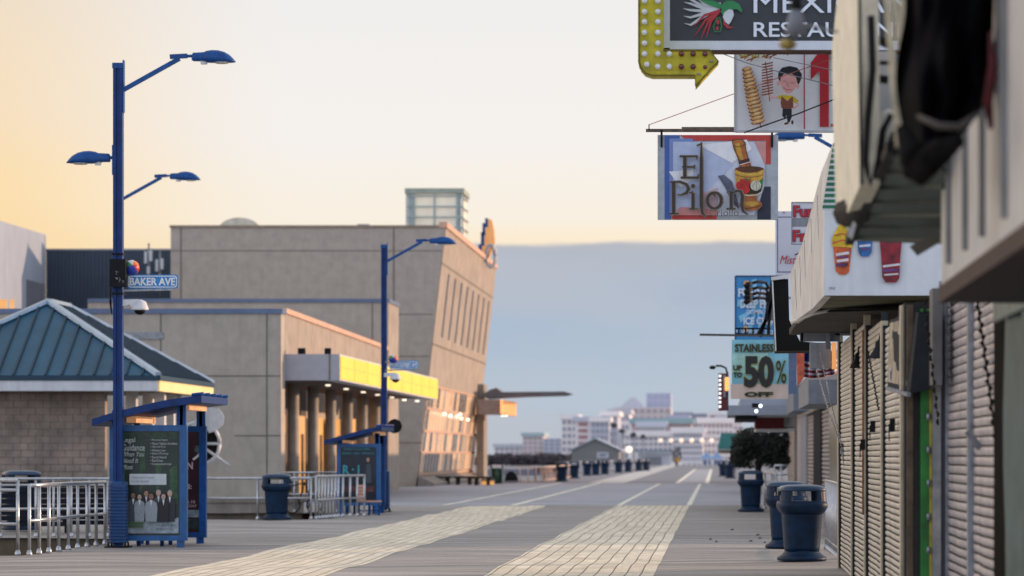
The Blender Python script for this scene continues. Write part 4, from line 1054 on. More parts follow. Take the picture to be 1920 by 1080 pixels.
for i in range(n):
    for k in range(8): o_ = i * 9 + k; fs.append((o_, o_ + 1, o_ + 10, o_ + 9))
mb.add(vs, fs, True); mb.build('teal_curtain', TEALC, r2)
m = MB()
vv = []; 
for i in range(60): vv += [(XW2 - .13 + .03 * math.sin(i * 1.1), 22.0 - i * .06, 2.5), (XW2 - .13 + .03 * math.sin(i * 1.1), 22.0 - i * .06, 4.2)]
m.add(vv, [(2 * i, 2 * i + 1, 2 * i + 3, 2 * i + 2) for i in range(59)], True)
m.build('curtain_valance', mat('pale_green_valance', (.20, .25, .235), .6, .1, 4), r2)
# latch handles
for px, py, Y in ((1828, 820, 25.3),):
    c = P(px, py, Y); MB().bar((c.x - .06, Y, c.z + .05), (c.x + .04, Y, c.z - .09), .05).build('shutter_handle', STEEL, r2)
for px, py, Y in ((1641, 798, 33.5), (1622, 832, 35.6), (1678, 795, 30.3)):
    c = P(px, py, Y); m = MB(); m.box(c.x - .05, c.x, Y - .04, Y + .04, c.z - .07, c.z + .05); m.box(c.x - .06, c.x - .05, Y - .01, Y + .01, c.z - .16, c.z); m.build('lock', BLACK, r)

def chain(label, p, q, link=.05, sag=.05, rad=.012):
    p, q = Vector(p), Vector(q); n = max(4, int((q - p).length / link)); rr = thing('hanging_chain', label, 'chain', p, 'chains on the shop fronts'); mb = MB()
    for i in range(n):
        t = i / n; a = p.lerp(q, t); b = p.lerp(q, (i + .8) / n); a.z -= sag * 4 * t * (1 - t); b.z -= sag * 4 * t * (1 - t)
        mb.tube([a, a.lerp(b, .5) + Vector((rad * .5 * (-1) ** i, 0, 0)), b], [rad * .5, rad, rad * .5], 5)
    mb.build('links', STEEL if 'thin' in label else BLACK, rr)
chain('heavy black chain slanting across the nearer silver shutter', P(1832, 560, 24.9), P(1874, 880, 23.4), .075, -.02, .02)
chain('black chain slanting down the cream shutter beside the bell lamps', P(1628, 660, 34.5), P(1648, 770, 33), .05, 0, .012)
chain('thin double chain looping down to the corner shutter', P(1520, 655, 46), P(1577, 832, 43.6), .05, .08, .012)
chain('thin chain slanting beside the corner shutter to the same hook', P(1537, 660, 45), P(1579, 835, 43.5), .05, .05, .010)
chain('black chain from the soffit to the grey pilaster beside the green door', P(1733, 560, 27.5), P(1760, 800, 27.8), .07, .0, .016)
rr = thing('chain_bundle', 'loose bundle of grey chain hanging on the corner shutter', 'chain', P(1585, 885, 43.2))
mb = MB()
for i in range(9):
    x = 1578 + i * 1.7; b = 862 + 20 * math.sin(i * .9); mb.tube([P(x, 832, 43.2), P(x + random.uniform(-2, 2), 848, 43.15), P(x * .5 + 793, b, 43.2)], [.008, .016, .007], 5)
mb.build('links', STEEL, rr)

# bell shaped lamps under the canopy
for px, py, Y, lb, ty in ((1609, 690, 38.5, 'black bell shaped lamp under the canopy nearest the corner shutter', 648), (1648, 672, 33.5, 'grey bell shaped lamp tilted under the canopy', 640)):
    c = P(px, py, Y); t = P(px + 4, ty, Y); rr = thing('bell_lamp', lb, 'lamp', c, 'bell lamps under the canopy')
    mb = MB(); mb.lathe([(.105, 0), (.09, .04), (.045, .11), (.035, .17), (.01, .19)], c, 16); mb.build('shade', BLACK if px == 1609 else GREYD, rr)
    mb = MB(); mb.tube([c + Vector((0, 0, .17)), c + Vector((.01, 0, .25)), t], .012, 6); mb.build('stem', BLACK, rr)
# slatted box hanging by the green door
rr = thing('hanging_box', 'charcoal box with cream slatted side hanging above the green door', 'box', P(1700, 735, 29.5))
f0 = [P(1664, 726, 30.4), P(1706, 738, 28.6), P(1722, 585, 28.6), P(1668, 600, 30.4)]
off = Vector((.17, .0, 0)); mb = MB(); mb.hexa(f0, [f0[0] + off, P(1744, 730, 28.6), P(1748, 582, 28.6), f0[3] + off]); mb.build('case', GREYD, rr, clean=True)
mb = MB()
A_, B_, C_, D_ = [v + Vector((-.006, -.012, 0)) for v in f0]
def bl(u, v): return A_.lerp(B_, u).lerp(D_.lerp(C_, u), v)
for i in range(5):
    u0, u1 = .03 + i * .165, .03 + i * .165 + .15; mb.quad(bl(u0, .08), bl(u1, .08), bl(u1, .95), bl(u0, .95))
mb.build('slat_face', mat('aged_cream', (.42, .37, .28), .6, .25, 6), rr)
MB().bar(P(1664, 728, 30.3), P(1704, 740, 28.55), .035).build('bottom_trim', GREYP, rr)
rr2 = thing('small_notice', 'small red and white notice on the hanging charcoal box', 'sign', P(1672, 712, 30.2))
art = Art(30.1); art.c(BALLW).rect(1668, 690, 1676, 716); art.c(mat('dark_red', lin((96, 28, 34)), .5)).rect(1669, 696, 1675, 712); art.build('card', rr2)
rr = thing('grey_duct', 'tall grey rectangular duct beside the nearer silver shutter', 'duct', P(1755, 725, 28.2))
MB().box(W(1747, 28.2), W(1765, 28.2), 28.1, 28.5, P(0, 722, 28.2).z, 3.05).build('casing', mat('duct_grey', (.15, .145, .145), .6, .15, 3), rr)

# ------------------------------------------------------------------ canopy box sign with painted drinks
rr = thing('drinks_sign_box', 'white canopy sign box with painted slush drinks and sloping end', 'sign', P(1640, 600, 34))
q = [P(1546, 554, 33), P(1800, 554, 33), P(1800, 385, 33), P(1546, 385, 33)]
WSB = mat('white_signboard', (.72, .75, .80), .4, .06, 1.5, streak=.12)
mb = MB(); mb.hexa(q, [v + Vector((0, 2.2, 0)) for v in q]); mb.build('front_board', WSB, rr, clean=True)
e = [P(1545.5, 554, 33), P(1524, 578, 34.6), P(1485, 606, 39), P(1481, 515, 39), P(1505, 455, 37.6), P(1528, 372, 35.6), P(1540, 322, 34.2), P(1562, 268, 33), P(1562, 300, 33), P(1546, 392, 33)]
ctr = Vector((0, 0, 0))
mb = MB(); mb.prism(e, (.08, .05, 0)); mb.build('end_panel', mat('cream_end', (.72, .71, .69), .5, .12, 2, streak=.25), rr, clean=True)
mb = MB()
for (xa, ya_, xb_, yb2) in ((1508, 450, 1511, 590), (1490, 505, 1494, 600), (1499, 480, 1502, 596), (1520, 410, 1524, 577), (1532, 366, 1537, 566)):
    t = (xa - 1483) / 62; Ya = 39 - 6 * t - .3
    mb.quad(P(xa, ya_, Ya), P(xa + 1, ya_, Ya), P(xb_ + 1, yb2, Ya), P(xb_, yb2, Ya))
mb.build('board_joint', GREYP, rr)
mb = MB(); mb.tube([P(1485, 604, 38.9), P(1524, 588, 36), P(1560, 581, 36), P(1800, 574, 36)], .022, 6); mb.build('lip', WHITE, rr)
mb = MB(); mb.hexa([P(1547, 555, 33.02), P(1800, 555, 33.02), P(1800, 578, 36), P(1524, 579, 36)], [P(1547, 552, 33.1), P(1800, 552, 33.1), P(1800, 570, 36.1), P(1526, 570, 36.1)]); mb.build('soffit_board', mat('olive_soffit', (.12, .12, .07), .8, .3, 2), rr, clean=True)
mb = MB(); mb.hexa([P(1486, 606, 39.2), P(1524, 586, 36.3), P(1800, 578, 33), P(1800, 604, 38)], [P(1486, 603, 39.3), P(1524, 582, 36.4), P(1800, 574, 33.1), P(1800, 600, 38.1)]); mb.build('underside', SOFF, rr, clean=True)
mb = MB(); mb.box(1.0, 2.6, 36.5, 43.8, 3.22, 3.3); mb.build('canopy_deck', SOFF, rr)
art = Art(32.99, .003)
CUP1 = mat('cup_orange', lin((214, 96, 40)), .5, .3, 12); CUP2 = mat('cup_yellow', lin((236, 196, 40)), .5, .2, 10); CUPR = mat('cup_red', lin((150, 26, 46)), .5, .35, 10); CUPB = mat('cup_blue', lin((40, 110, 180)), .5, .3, 12); CUPP = mat('cup_purple', lin((110, 60, 120)), .5, .4, 14); CUPW = mat('cup_white', lin((222, 218, 224)), .5, .1, 10)
art.c(CUP1).poly([(1562, 462), (1597, 462), (1592, 510), (1586, 515), (1574, 515), (1567, 508)])
art.c(CUP2).poly([(1560, 462), (1598, 464), (1599, 450), (1590, 436), (1586, 424), (1578, 418), (1570, 426), (1560, 446)])
art.c(CUP1).stroke([(1561, 456), (1580, 450), (1598, 456)], 3).stroke([(1565, 442), (1580, 438), (1592, 443)], 2.5)
art.c(CUPW).stroke([(1567, 478), (1592, 474)], 5).stroke([(1569, 490), (1591, 487)], 5); art.c(CUPP).stroke([(1568, 497), (1590, 496)], 6).stroke([(1568, 483), (1590, 481)], 3)
art.c(CUPB).poly([(1607, 452), (1636, 452), (1634, 474), (1628, 481), (1614, 481), (1609, 472)]); art.c(CUPW).stroke([(1611, 462), (1632, 460)], 4); art.c(CUPP).stroke([(1612, 468), (1631, 467)], 3)
art.c(CUPR).poly([(1648, 440), (1692, 440), (1688, 480), (1686, 522), (1680, 530), (1660, 530), (1654, 520), (1652, 484)])
art.c(CUPW).stroke([(1655, 500), (1687, 496)], 4); art.c(CUPP).stroke([(1655, 508), (1686, 506)], 5); art.c(CUPW).stroke([(1657, 516), (1684, 514)], 3)
art.build('painted_drinks', rr)
lettering([('PFW', 1555, 538, 1566, 544)], 32.98, mat('blue_print', lin((60, 90, 140)), .5), rr, layer=.01)
# green striped awning
rr = thing('striped_awning', 'small green and white striped awning above the drinks sign', 'awning', P(1555, 395, 32.4))
mb = MB(); GA = mat('awning_green', (.015, .16, .085), .6, .15, 5); WA = mat('awning_white', (.6, .62, .62), .6, .1, 5)
n = 12
for i in range(n):
    y0_, y1_ = 268 + 127 * i / n, 268 + 127 * (i + (0.62 if True else 1)) / n
    xl0 = 1562 - 21 * min(1, (i / n) * 1.0); xl1 = 1562 - 21 * min(1, ((i + .62) / n))
    mb.m(0).hexa([P(xl1, y1_, 32.5), P(1568, y1_, 32.5), P(1568, y0_, 32.5), P(xl0, y0_, 32.5)], [P(xl1, y1_, 32.6), P(1568, y1_, 32.6), P(1568, y0_, 32.6), P(xl0, y0_, 32.6)])
    y2_ = 268 + 127 * (i + 1) / n; xl2 = 1562 - 21 * min(1, (i + 1) / n)
    mb.m(1).hexa([P(xl2, y2_, 32.5), P(1568, y2_, 32.5), P(1568, y1_, 32.5), P(xl1, y1_, 32.5)], [P(xl2, y2_, 32.6), P(1568, y2_, 32.6), P(1568, y1_, 32.6), P(xl1, y1_, 32.6)])
mb.build('canvas', [GA, WA], rr)
# ------------------------------------------------------------------ black angled box sign past the canopy
rr = thing('black_sign_box', 'matt black angular sign box jutting out below the drinks sign', 'sign', P(1480, 657, 46))
mb = MB(); mb.prism([P(x, y, 46) for x, y in ((1455, 658), (1540, 657), (1552, 640), (1500, 645), (1497, 600), (1482, 606), (1478, 523), (1449, 525))][:1] + [P(x, y, 46) for x, y in ((1545, 657), (1560, 645), (1500, 640), (1480, 600), (1478, 523), (1449, 525))], (0, 1.2, 0)); mb.build('box', mat('matt_black', (.003, .003, .003), .95, .2, 3), rr, clean=True)
mb = MB(); mb.bar(P(1448.3, 525, 45.98), P(1454.5, 658, 45.98), .02); mb.bar(P(1446, 523, 45.98), P(1480, 518, 45.98), .05); mb.build('edge_trim', WHITE, rr)
rr = thing('metal_brackets', 'cluster of grey metal brackets and ducting under the drinks sign', 'bracket', P(1535, 650, 43))
for x0_, y0_, x1_, y1_ in ((1502, 622, 1575, 640), (1515, 606, 1545, 620), (1548, 604, 1556, 655), (1500, 612, 1506, 640), (1560, 612, 1592, 616), (1565, 625, 1620, 629)):
    a, b = P(x0_, y1_, 43), P(x1_, y0_, 43); MB().box(a.x, b.x, 43 - .05 * (x1_ % 3), 43.1, a.z, b.z).build('bracket', GREYP if x0_ < 1560 else STEEL, rr)
rr = thing('amber_light_strip', 'short upright amber lit strip at the corner of the cream shutters', 'light', P(1562, 694, 44.9))
a, b = P(1560, 692, 44.9), P(1568, 642, 44.9)
MB().box(a.x, b.x, 44.9, 45.0, a.z, b.z).build('lens', mat('amber_strip', (.8, .4, .15), .4, .2, 4, emis=(1, .42, .15), es=.55), rr)
MB().box(a.x - .3, b.x - .07, 45.02, 45.4, a.z + .02, b.z).build('housing', GREYP, rr)

# ------------------------------------------------------------------ projecting signs
# spiral potato sign
POST_W = mat('banner_white', (.80, .82, .86), .5, .05, 1.5)
def signpanel(name, label, x0, y0, x1, y1, Y, m_, frame, fw=3, th=.08, cat='sign'):
    r_ = thing(name, label, cat, P((x0 + x1) / 2, y1, Y)); a, b = P(x0, y1, Y), P(x1, y0, Y)
    MB().box(a.x, b.x, Y, Y + th, a.z, b.z).build('panel', m_, r_)
    if frame:
        f = fw * Y / F; m = MB(); m.box(a.x - f * .3, a.x + f, Y - .02, Y + th, a.z, b.z); m.box(b.x - f, b.x + f * .3, Y - .02, Y + th, a.z, b.z); m.box(a.x + f, b.x - f, Y - .02, Y + th, a.z - f * .3, a.z + f); m.box(a.x + f, b.x - f, Y - .02, Y + th, b.z - f, b.z + f * .3); m.build('frame', frame, r_)
    return r_
FR_AL = mat('frame_alu', (.50, .53, .57), .4, .1, 6, metal=.4)
RED = mat('print_red', lin((178, 24, 40)), .5, .06, 6); NAVYP = mat('print_navy', lin((36, 42, 100)), .5, .06, 6)
rr = signpanel('potato_sign', 'white hanging sign with spiral potatoes, cartoon cook and big red number one', 1377, 60, 1700, 247, 39, POST_W, FR_AL, 2.5)
art = Art(38.97, .0022)
art.c(RED).stroke([(1508, 60), (1508, 242)], 2.2); art.poly([(1537, 238), (1554, 238), (1554, 60), (1543, 88), (1520, 118), (1520, 150), (1537, 132)]); art.rect(1558, 232, 1563, 238)
POT = mat('potato_gold', lin((226, 176, 110)), .5, .25, 14); POTD = mat('potato_brown', lin((150, 76, 36)), .5, .3, 14); POTL = mat('potato_pale', lin((238, 214, 170)), .5, .1, 14)
art.c(POTD).stroke([(1398, 130), (1427, 240)], 2)
for i in range(15):
    t = i / 14; cx, cy = 1400 + 21 * t, 130 + 100 * t; w_ = 8 + 4.5 * math.sin(t * 2.2)
    art.c(POTD).ell(cx, cy, w_ + 1.4, 4.6, -.25); art.c(POT).ell(cx + .3, cy - .9, w_ - .2, 3.2, -.25); art.c(POTL).ell(cx + 1, cy - 1.6, w_ * .5, 1.2, -.25)
art.c(POTD).stroke([(1435, 118), (1443, 192)], 1.8)
for i in range(12): cy = 122 + i * 5.2; art.stroke([(1428, cy + 1.5), (1438, cy - .2), (1449, cy - 3)], 2.6)
for x_, y_ in ((1400, 108), (1412, 112), (1440, 106), (1447, 108), (1480, 101)): art.stroke([(x_ - 12, y_ + 4), (x_, y_), (x_ + 9, y_ - 3)], 2.2); art.stroke([(x_ - 5, y_ + 6), (x_ + 4, y_ - 4)], 2)
HRB = mat('hair_black', lin((22, 30, 38)), .5); FLESH = mat('print_flesh', lin((226, 168, 164)), .5, .06, 12); VEST = mat('print_brown', lin((132, 70, 48)), .5, .1, 12); SHIRT = mat('print_mustard', lin((206, 180, 40)), .5, .1, 12)
art.c(FLESH).stroke([(1442, 182), (1452, 186), (1462, 185)], 3.4)
art.c(HRB).poly([(1467, 206), (1484, 206), (1484, 222), (1480, 232), (1476, 232), (1474, 218), (1472, 226), (1466, 220)])
art.c(mat('print_boot', lin((90, 30, 34)), .5)).ell(1474, 234, 4.5, 2.2, -.3).ell(1485, 232, 2.3, 4)
art.c(SHIRT).poly([(1459, 182), (1466, 181), (1485, 182), (1497, 192), (1493, 197), (1487, 195), (1486, 190), (1465, 190), (1459, 188)])
art.c(VEST).poly([(1465, 183), (1472, 189), (1476, 192), (1481, 187), (1486, 184), (1487, 206), (1465, 206), (1463, 196)])
art.c(FLESH).stroke([(1495, 196), (1496, 201), (1486, 207)], 3.2)
art.c(HRB).poly([(1458, 150), (1459, 138), (1466, 130), (1480, 127), (1494, 130), (1503, 142), (1502, 150), (1497, 162), (1492, 156), (1490, 146), (1470, 142), (1465, 148), (1463, 158)])
art.c(FLESH).poly([(1463, 150), (1468, 143), (1482, 141), (1491, 146), (1494, 156), (1490, 170), (1482, 178), (1474, 179), (1467, 171), (1462, 160)]); art.ell(1459, 159, 3.2, 4.6).ell(1494.5, 165, 3.4, 4.6)
art.c(mat('print_crease', lin((150, 84, 84)), .5)).stroke([(1467, 156), (1471, 155), (1474, 157)], .9).stroke([(1481, 159), (1485, 158), (1489, 160)], .9).stroke([(1477, 158), (1475, 164), (1479, 165)], .9).stroke([(1468, 167), (1475, 172), (1484, 171)], 1.1)
art.build('artwork', rr)
lettering([('CHIPS', 1384, 84, 1440, 110, .03)], 38.97, mat('print_lime', lin((190, 180, 60)), .5, .3, 20), rr, layer=.05)
lettering([('ng', 1612, 100, 1628, 112, .03)], 38.97, RED, rr, layer=.05)
# restaurant sign with arrow
rr = signpanel('restaurant_sign', 'dark MEXICAN RESTAURANT sign with white frame and feathered head emblem', 1243, -140, 1715, 90, 36, mat('sign_charcoal', lin((44, 50, 58)), .45, .08, 2), mat('sign_white_frame', lin((206, 212, 222)), .4, .05, 3), 13, .3)
MB().box(W(1243, 36), W(1715, 36), 35.99, 36.3, P(0, 96, 36).z, P(0, 90, 36).z - .026).build('bottom_rail', mat('rusty_rail', (.10, .05, .045), .8, .3, 6), rr)
lettering([('MEXICAN', 1413, -14, 1708, 25, 0), ('RESTAURANT', 1413, 42, 1706, 70, .01)], 36, mat('sign_letter', lin((222, 230, 242)), .4, .03), rr, layer=.03)
lettering([('EL AZTECA', 1413, -100, 1700, -40, .02)], 36, MATS['sign_letter'], rr, layer=.03) if False else None
art = Art(35.97, .002); EW = mat('emblem_white', lin((200, 206, 214)), .5); EG = mat('emblem_green', lin((34, 130, 74)), .5, .1, 8); ER = mat('emblem_red', lin((176, 40, 48)), .5, .1, 8)
for i, (x1_, y1_, b_) in enumerate(((1280, -6, 6), (1283, 4, 5), (1281, 16, 4), (1282, 30, 2), (1283, 44, 0), (1290, -14, 8))): art.c(EW).stroke([(1352, 8 + i), ((x1_ + 1352) / 2, y1_ * .55 + 8 + b_), (x1_ + 12, y1_ + 3), (x1_, y1_)], [7, 6, 4, .6])
for x1_, y1_ in ((1303, 68), (1314, 74), (1324, 72), (1300, 50)): art.c(ER).stroke([(1350, 20), ((x1_ + 1350) / 2 - 4, (y1_ + 16) / 2 - 4), (x1_, y1_)], [5, 4.5, .7])
art.c(EG).poly([(1310, 0), (1338, 2), (1352, 8), (1356, 14), (1350, 17), (1330, 10)])
art.poly([(1352, 24), (1354, 8), (1362, 2), (1374, 2), (1386, 8), (1392, 20), (1390, 24), (1382, 18), (1370, 18), (1362, 24), (1356, 30)])
art.c(EW).poly([(1358, 24), (1366, 18), (1374, 19), (1376, 28), (1374, 34), (1370, 42), (1366, 47), (1360, 42), (1355, 32)])
art.c(ER).poly([(1356, 34), (1360, 44), (1368, 50), (1376, 52), (1364, 54), (1356, 46)])
art.c(EG).stroke([(1344, 34), (1338, 50), (1340, 60), (1350, 60), (1353, 50), (1350, 34), (1344, 34)], 1.8); art.c(ER).ell(1346, 42, 3, 5).ell(1345, 54, 2.6, 4)
art.build('emblem', rr)
rr = thing('arrow_sign', 'yellow bulb-studded arrow sign curling under the restaurant sign', 'sign', P(1240, 162, 35.5))
YP = mat('arrow_yellow', lin((204, 190, 30)), .55, .16, 5, streak=.25)
pts = [(1198, -140), (1198, 116), (1201, 128), (1209, 137), (1222, 141.5), (1303, 141.5), (1304, 162), (1347, 115), (1331, 94), (1243.5, 94), (1243.5, -140)]
mb = MB(); mb.prism([P(x, y, 35.6) for x, y in pts], (0, .35, 0)); mb.build('face', YP, rr, clean=True)
mb = MB(); mb.tube([P(x, y, 35.59) for x, y in pts[:-1]], .012, 5); mb.build('edge_trim', mat('arrow_edge', lin((120, 108, 20)), .6), rr)
WB = mat('bulb_white', lin((214, 218, 222)), .25, .03, 3, spec=.8); RB = mat('bulb_red', (.12, .01, .015), .2, .1, 3, spec=.8)
bl_ = [(1208.5, y) for y in (2, 22, 41, 61, 81, 101)] + [(1233.5, y) for y in (2, 22, 41, 61, 81, 101)] + [(1208.5, -18), (1233.5, -18), (1213, 121), (1233, 125), (1255, 101), (1255, 125)]
for x, y in bl_ : MB().ball(P(x, y, 35.55), .033, 10).build('bulb', WB, rr)
for x, y in ((1277.5, 101), (1299.5, 101), (1322, 101), (1277.5, 125), (1299.5, 125), (1322, 126)): MB().ball(P(x, y, 35.55), .033 if y < 126 else .024, 10).build('bulb', RB, rr)
for x, y in ((1334, 115), (1310, 139)): MB().lathe([(.022, -.01), (.022, .012)], P(x, y, 35.56), 10).build('socket', STEEL, rr)
# mortar and pestle sign
rr = thing('mortar_sign', 'El Pilon hanging sign with wooden mortar and pestle on pale blue ground', 'sign', P(1345, 412, 42))
Y = 42.0
a, b = P(1233, 412, Y), P(1459, 253, Y)
MB().box(a.x, b.x, Y, Y + .05, a.z, b.z).build('board', mat('board_white', lin((176, 186, 196)), .55, .1, 8, streak=.15), rr)
art = Art(Y, .0022)
def pm(n, c, v=.05): return mat(n, lin(c), .5, v, 10)
X0, X1, Y0, Y1 = 1246, 1445, 253.5, 411.5
art.c(pm('pil_blue', (66, 100, 176))).poly([(X0, Y1), (X0, Y0), (1275, Y0), (1268, 300), (1258, Y1)])
art.c(pm('pil_red', (196, 64, 60))).poly([(1262, Y1), (X0 + 12, 408), (1268, 398), (1344, 405), (1344, Y1)]); art.poly([(1275, Y0), (X1, Y0), (X1, 308), (1436, 308), (1436, 264), (1290, 264)])
art.c(pm('pil_dark', (34, 42, 66))).poly([(1420, Y1), (1420, 400), (1432, 350), (X1, 350), (X1, Y1)])
art.c(pm('pil_ltred', (206, 150, 150))).poly([(1414, 266), (1436, 266), (1436, 308), (1414, 308)])
art.c(pm('pil_mid', (118, 142, 200))).poly([(1255, 400), (1255, 260), (1300, 260), (1285, 330), (1280, 400)])
art.c(pm('pil_pale', (206, 214, 232))).poly([(1262, 398), (1262, 266), (1414, 266), (1434, 310), (1434, 348), (1414, 404), (1345, 404), (1345, 398)])
art.c(pm('pil_lav', (184, 198, 230))).poly([(1262, 300), (1262, 266), (1306, 266), (1376, 310), (1322, 362), (1322, 398), (1262, 398)])
art.c(pm('pil_white', (236, 240, 248))).poly([(1254, 322), (1300, 318), (1300, 336), (1276, 352)]); art.poly([(1310, 272), (1400, 262), (1410, 280), (1372, 306)])
art.c(pm('pil_pinkw', (200, 172, 182))).poly([(1320, 362), (1346, 352), (1346, 398), (1320, 398)])
art.c(pm('pil_rosy', (206, 140, 136))).poly([(1262, 404), (1276, 388), (1344, 394), (1344, 404)])
art.c(pm('pil_shadow', (92, 100, 124), .3)).poly([(1346, 330), (1358, 328), (1372, 340), (1378, 356), (1386, 392), (1372, 380), (1360, 352)])
WD = pm('wood_light', (206, 158, 64), .22); WDM = pm('wood_mid', (178, 108, 48), .2); WDD = pm('wood_dark', (96, 52, 28), .2)
art.c(WDD).poly([(1372, 264), (1376, 261), (1392, 261), (1398, 268), (1399, 280), (1404, 300), (1412, 322), (1388, 322), (1384, 300), (1375, 278)])
art.c(WDM).poly([(1374, 266), (1378, 262.5), (1391, 262.5), (1396, 269), (1397, 280), (1402, 300), (1410, 322), (1390, 322), (1386, 300), (1377, 278)])
art.c(WD).poly([(1378, 270), (1386, 268), (1389, 280), (1398, 314), (1392, 318), (1388, 300), (1380, 280)]); art.c(WDD).stroke([(1376, 274), (1386, 276), (1397, 271)], 1.2)
art.c(pm('band_dark', (70, 44, 36))).poly([(1385, 302), (1405, 297), (1406, 303), (1387, 308)]); art.c(BALLW).stroke([(1386, 310), (1407, 304)], 1.4); art.c(RED).stroke([(1387, 312), (1408, 306)], 1.2)
art.c(WDD).ell(1405, 318, 27.5, 6); art.c(WD).poly([(1377, 318), (1379, 332), (1382, 352), (1388, 366), (1396, 371), (1416, 371), (1424, 364), (1429, 350), (1431, 332), (1432, 318), (1420, 323), (1405, 325), (1390, 323)])
art.c(pm('mortar_rim', (214, 178, 70), .12)).stroke([(1378, 322), (1392, 327), (1405, 328), (1420, 327), (1431, 322)], 3.4); art.c(WDD).stroke([(1378, 328), (1392, 332), (1405, 333), (1420, 332), (1431, 328)], 1)
art.c(pm('mortar_black', (38, 34, 26), .2)).poly([(1382, 346), (1429, 346), (1427, 360), (1418, 364), (1394, 364), (1386, 360)])
art.c(pm('pepper_red', (200, 36, 34), .2)).ell(1386, 350, 6, 9, -.3).ell(1399, 343, 8, 8).ell(1396, 356, 10, 8).ell(1390, 340, 3, 4); art.c(EG).stroke([(1394, 336), (1400, 339), (1408, 336)], 1.6).poly([(1424, 340), (1431, 334), (1429, 352)])
art.c(pm('garlic', (214, 214, 196), .1)).ell(1417, 349, 10, 9.5); art.c(pm('garlic_line', (130, 130, 112))).stroke([(1417, 340), (1411, 350), (1414, 358)], .8).stroke([(1418, 340), (1418, 358)], .8).stroke([(1419, 340), (1425, 350), (1421, 358)], .8)
art.c(BALLW).stroke([(1388, 365), (1405, 368), (1420, 366), (1429, 360)], 1.5); art.c(RED).stroke([(1390, 368), (1405, 370.6), (1419, 369)], 1.2)
art.c(WDM).poly([(1392, 371), (1420, 371), (1420, 377), (1428, 381), (1429, 387), (1422, 394), (1400, 396), (1388, 390), (1385, 383), (1393, 377)]); art.c(WD).poly([(1396, 379), (1420, 379), (1424, 384), (1410, 388), (1392, 385)]); art.c(WDD).stroke([(1386, 388), (1400, 392), (1415, 390), (1427, 386)], 1.2)
art.build('artwork', rr)
# lettering drawn as tapered strokes with serifs
LB = pm('letter_bronze', (58, 46, 38), .1); LO = pm('letter_edge', (150, 140, 128), .1)
def letters(mm, dw, ox, oy, step0):
    ar = Art(Y - .06 - step0, .0016); ar.c(mm)
    def st(pts, ws): ar.stroke([(x + ox, y + oy) for x, y in pts], [w_ + dw for w_ in ws])
    st([(1315, 266), (1315, 300), (1315, 340), (1315, 385), (1317, 400), (1324, 407)], [1, 5.5, 6, 6, 4.5, 1]); st([(1306, 273), (1315, 270)], [1.5, 3])
    st([(1284, 293), (1284, 332)], [5.6, 5.6]); st([(1274, 293), (1308, 293)], [2.6, 3]); st([(1276, 333), (1310, 333)], [2.6, 3.4]); st([(1279, 313), (1302, 313)], [2.2, 3]); st([(1307, 292), (1306, 299)], [3, 1]); st([(1309, 334), (1309, 326)], [3, 1]); st([(1302, 309), (1302, 317)], [2.4, 1.4])
    st([(1263, 342), (1263, 400)], [6, 6]); st([(1255, 401), (1273, 401)], [2.6, 2.2]); st([(1256, 341.5), (1275, 341), (1287, 346), (1291, 354), (1287, 362), (1276, 366), (1270, 365)], [2.5, 3.5, 4.6, 6, 5, 2.5, 1])
    st([(1299.5, 362), (1299.5, 391)], [5.5, 5.5]); st([(1292, 362), (1300, 360)], [1, 3]); st([(1292, 392), (1307, 392)], [2.2, 2.2]); 
    ar.ell(1299.5 + ox, 349 + oy, 3.4 + dw / 2, 3.6 + dw / 2)
    o_ = [(1339.5 + 13.2 * math.cos(t), 376 + 15 * math.sin(t)) for t in [2 * PI * i / 24 for i in range(25)]]; st(o_, [3.2 + 2.4 * abs(math.cos(2 * PI * i / 24)) for i in range(25)]); st([(1332, 362), (1340, 365), (1341, 370)], [3, 3.5, 1])
    st([(1371, 360), (1371, 391)], [5.6, 5.6]); st([(1362, 361), (1371, 359)], [1, 3]); st([(1362, 392), (1379, 392)], [2.2, 2.2]); st([(1372, 364), (1381, 358), (1389, 359), (1392, 368), (1391, 384), (1393, 396), (1402, 403)], [2, 4, 5, 6, 6, 4, 1])
    return ar
letters(LO, 2.6, .4, .2, 0).build('lettering_edge', rr); letters(LB, 0, 0, 0, .06).build('lettering', rr)
lettering([('Criollo', 1330, 394, 1385, 407)], Y, pm('letter_grey', (110, 106, 100)), rr, layer=.19)
for px in (1240.5, 1447.5): MB().box(W(px - 2, Y), W(px + 2, Y), Y - .04, Y + .02, P(0, 276, Y).z, P(0, 244, Y).z).build('hanger', BLACK, rr)
rr = thing('sign_pole', 'long thin horizontal steel pole carrying the El Pilon sign', 'pole', P(1400, 246, Y + .1))
MB().box(W(1211, Y), W(1700, Y), Y + .0, Y + .06, P(0, 247, Y).z, P(0, 241.5, Y).z).build('pole', mat('brown_steel', (.12, .085, .06), .6, .3, 8), rr)
MB().box(W(1278, Y), W(1700, Y), Y + .1, Y + .15, P(0, 241, Y).z, P(0, 236.5, Y).z).build('brace', mat('brown_steel2', (.16, .13, .10), .6, .3, 8), rr)
MB().tube([P(1217, 243, Y), P(1217, 233, Y)], .008, 5).build('pin', BLACK, rr)
def wire(label, pts, rad, m_, grp='stay wires of the hanging signs'):
    r_ = thing('stay_wire', label, 'wire', pts[0], grp); MB().tube(pts, rad, 5).build('wire', m_, r_)
wire('thin reddish wire rising right from the tip of the long pole', [P(1217, 234, Y), P(1376, 176, 39.5), P(1560, 110, 36)], .0055, mat('red_wire', (.35, .10, .08), .6))
wire('grey chain crossing the foot of the potato sign', [P(1395, 249, 38.6), P(1420, 240, 38.6), P(1500, 212, 38.5), P(1600, 172, 38)], .009, GREYD)
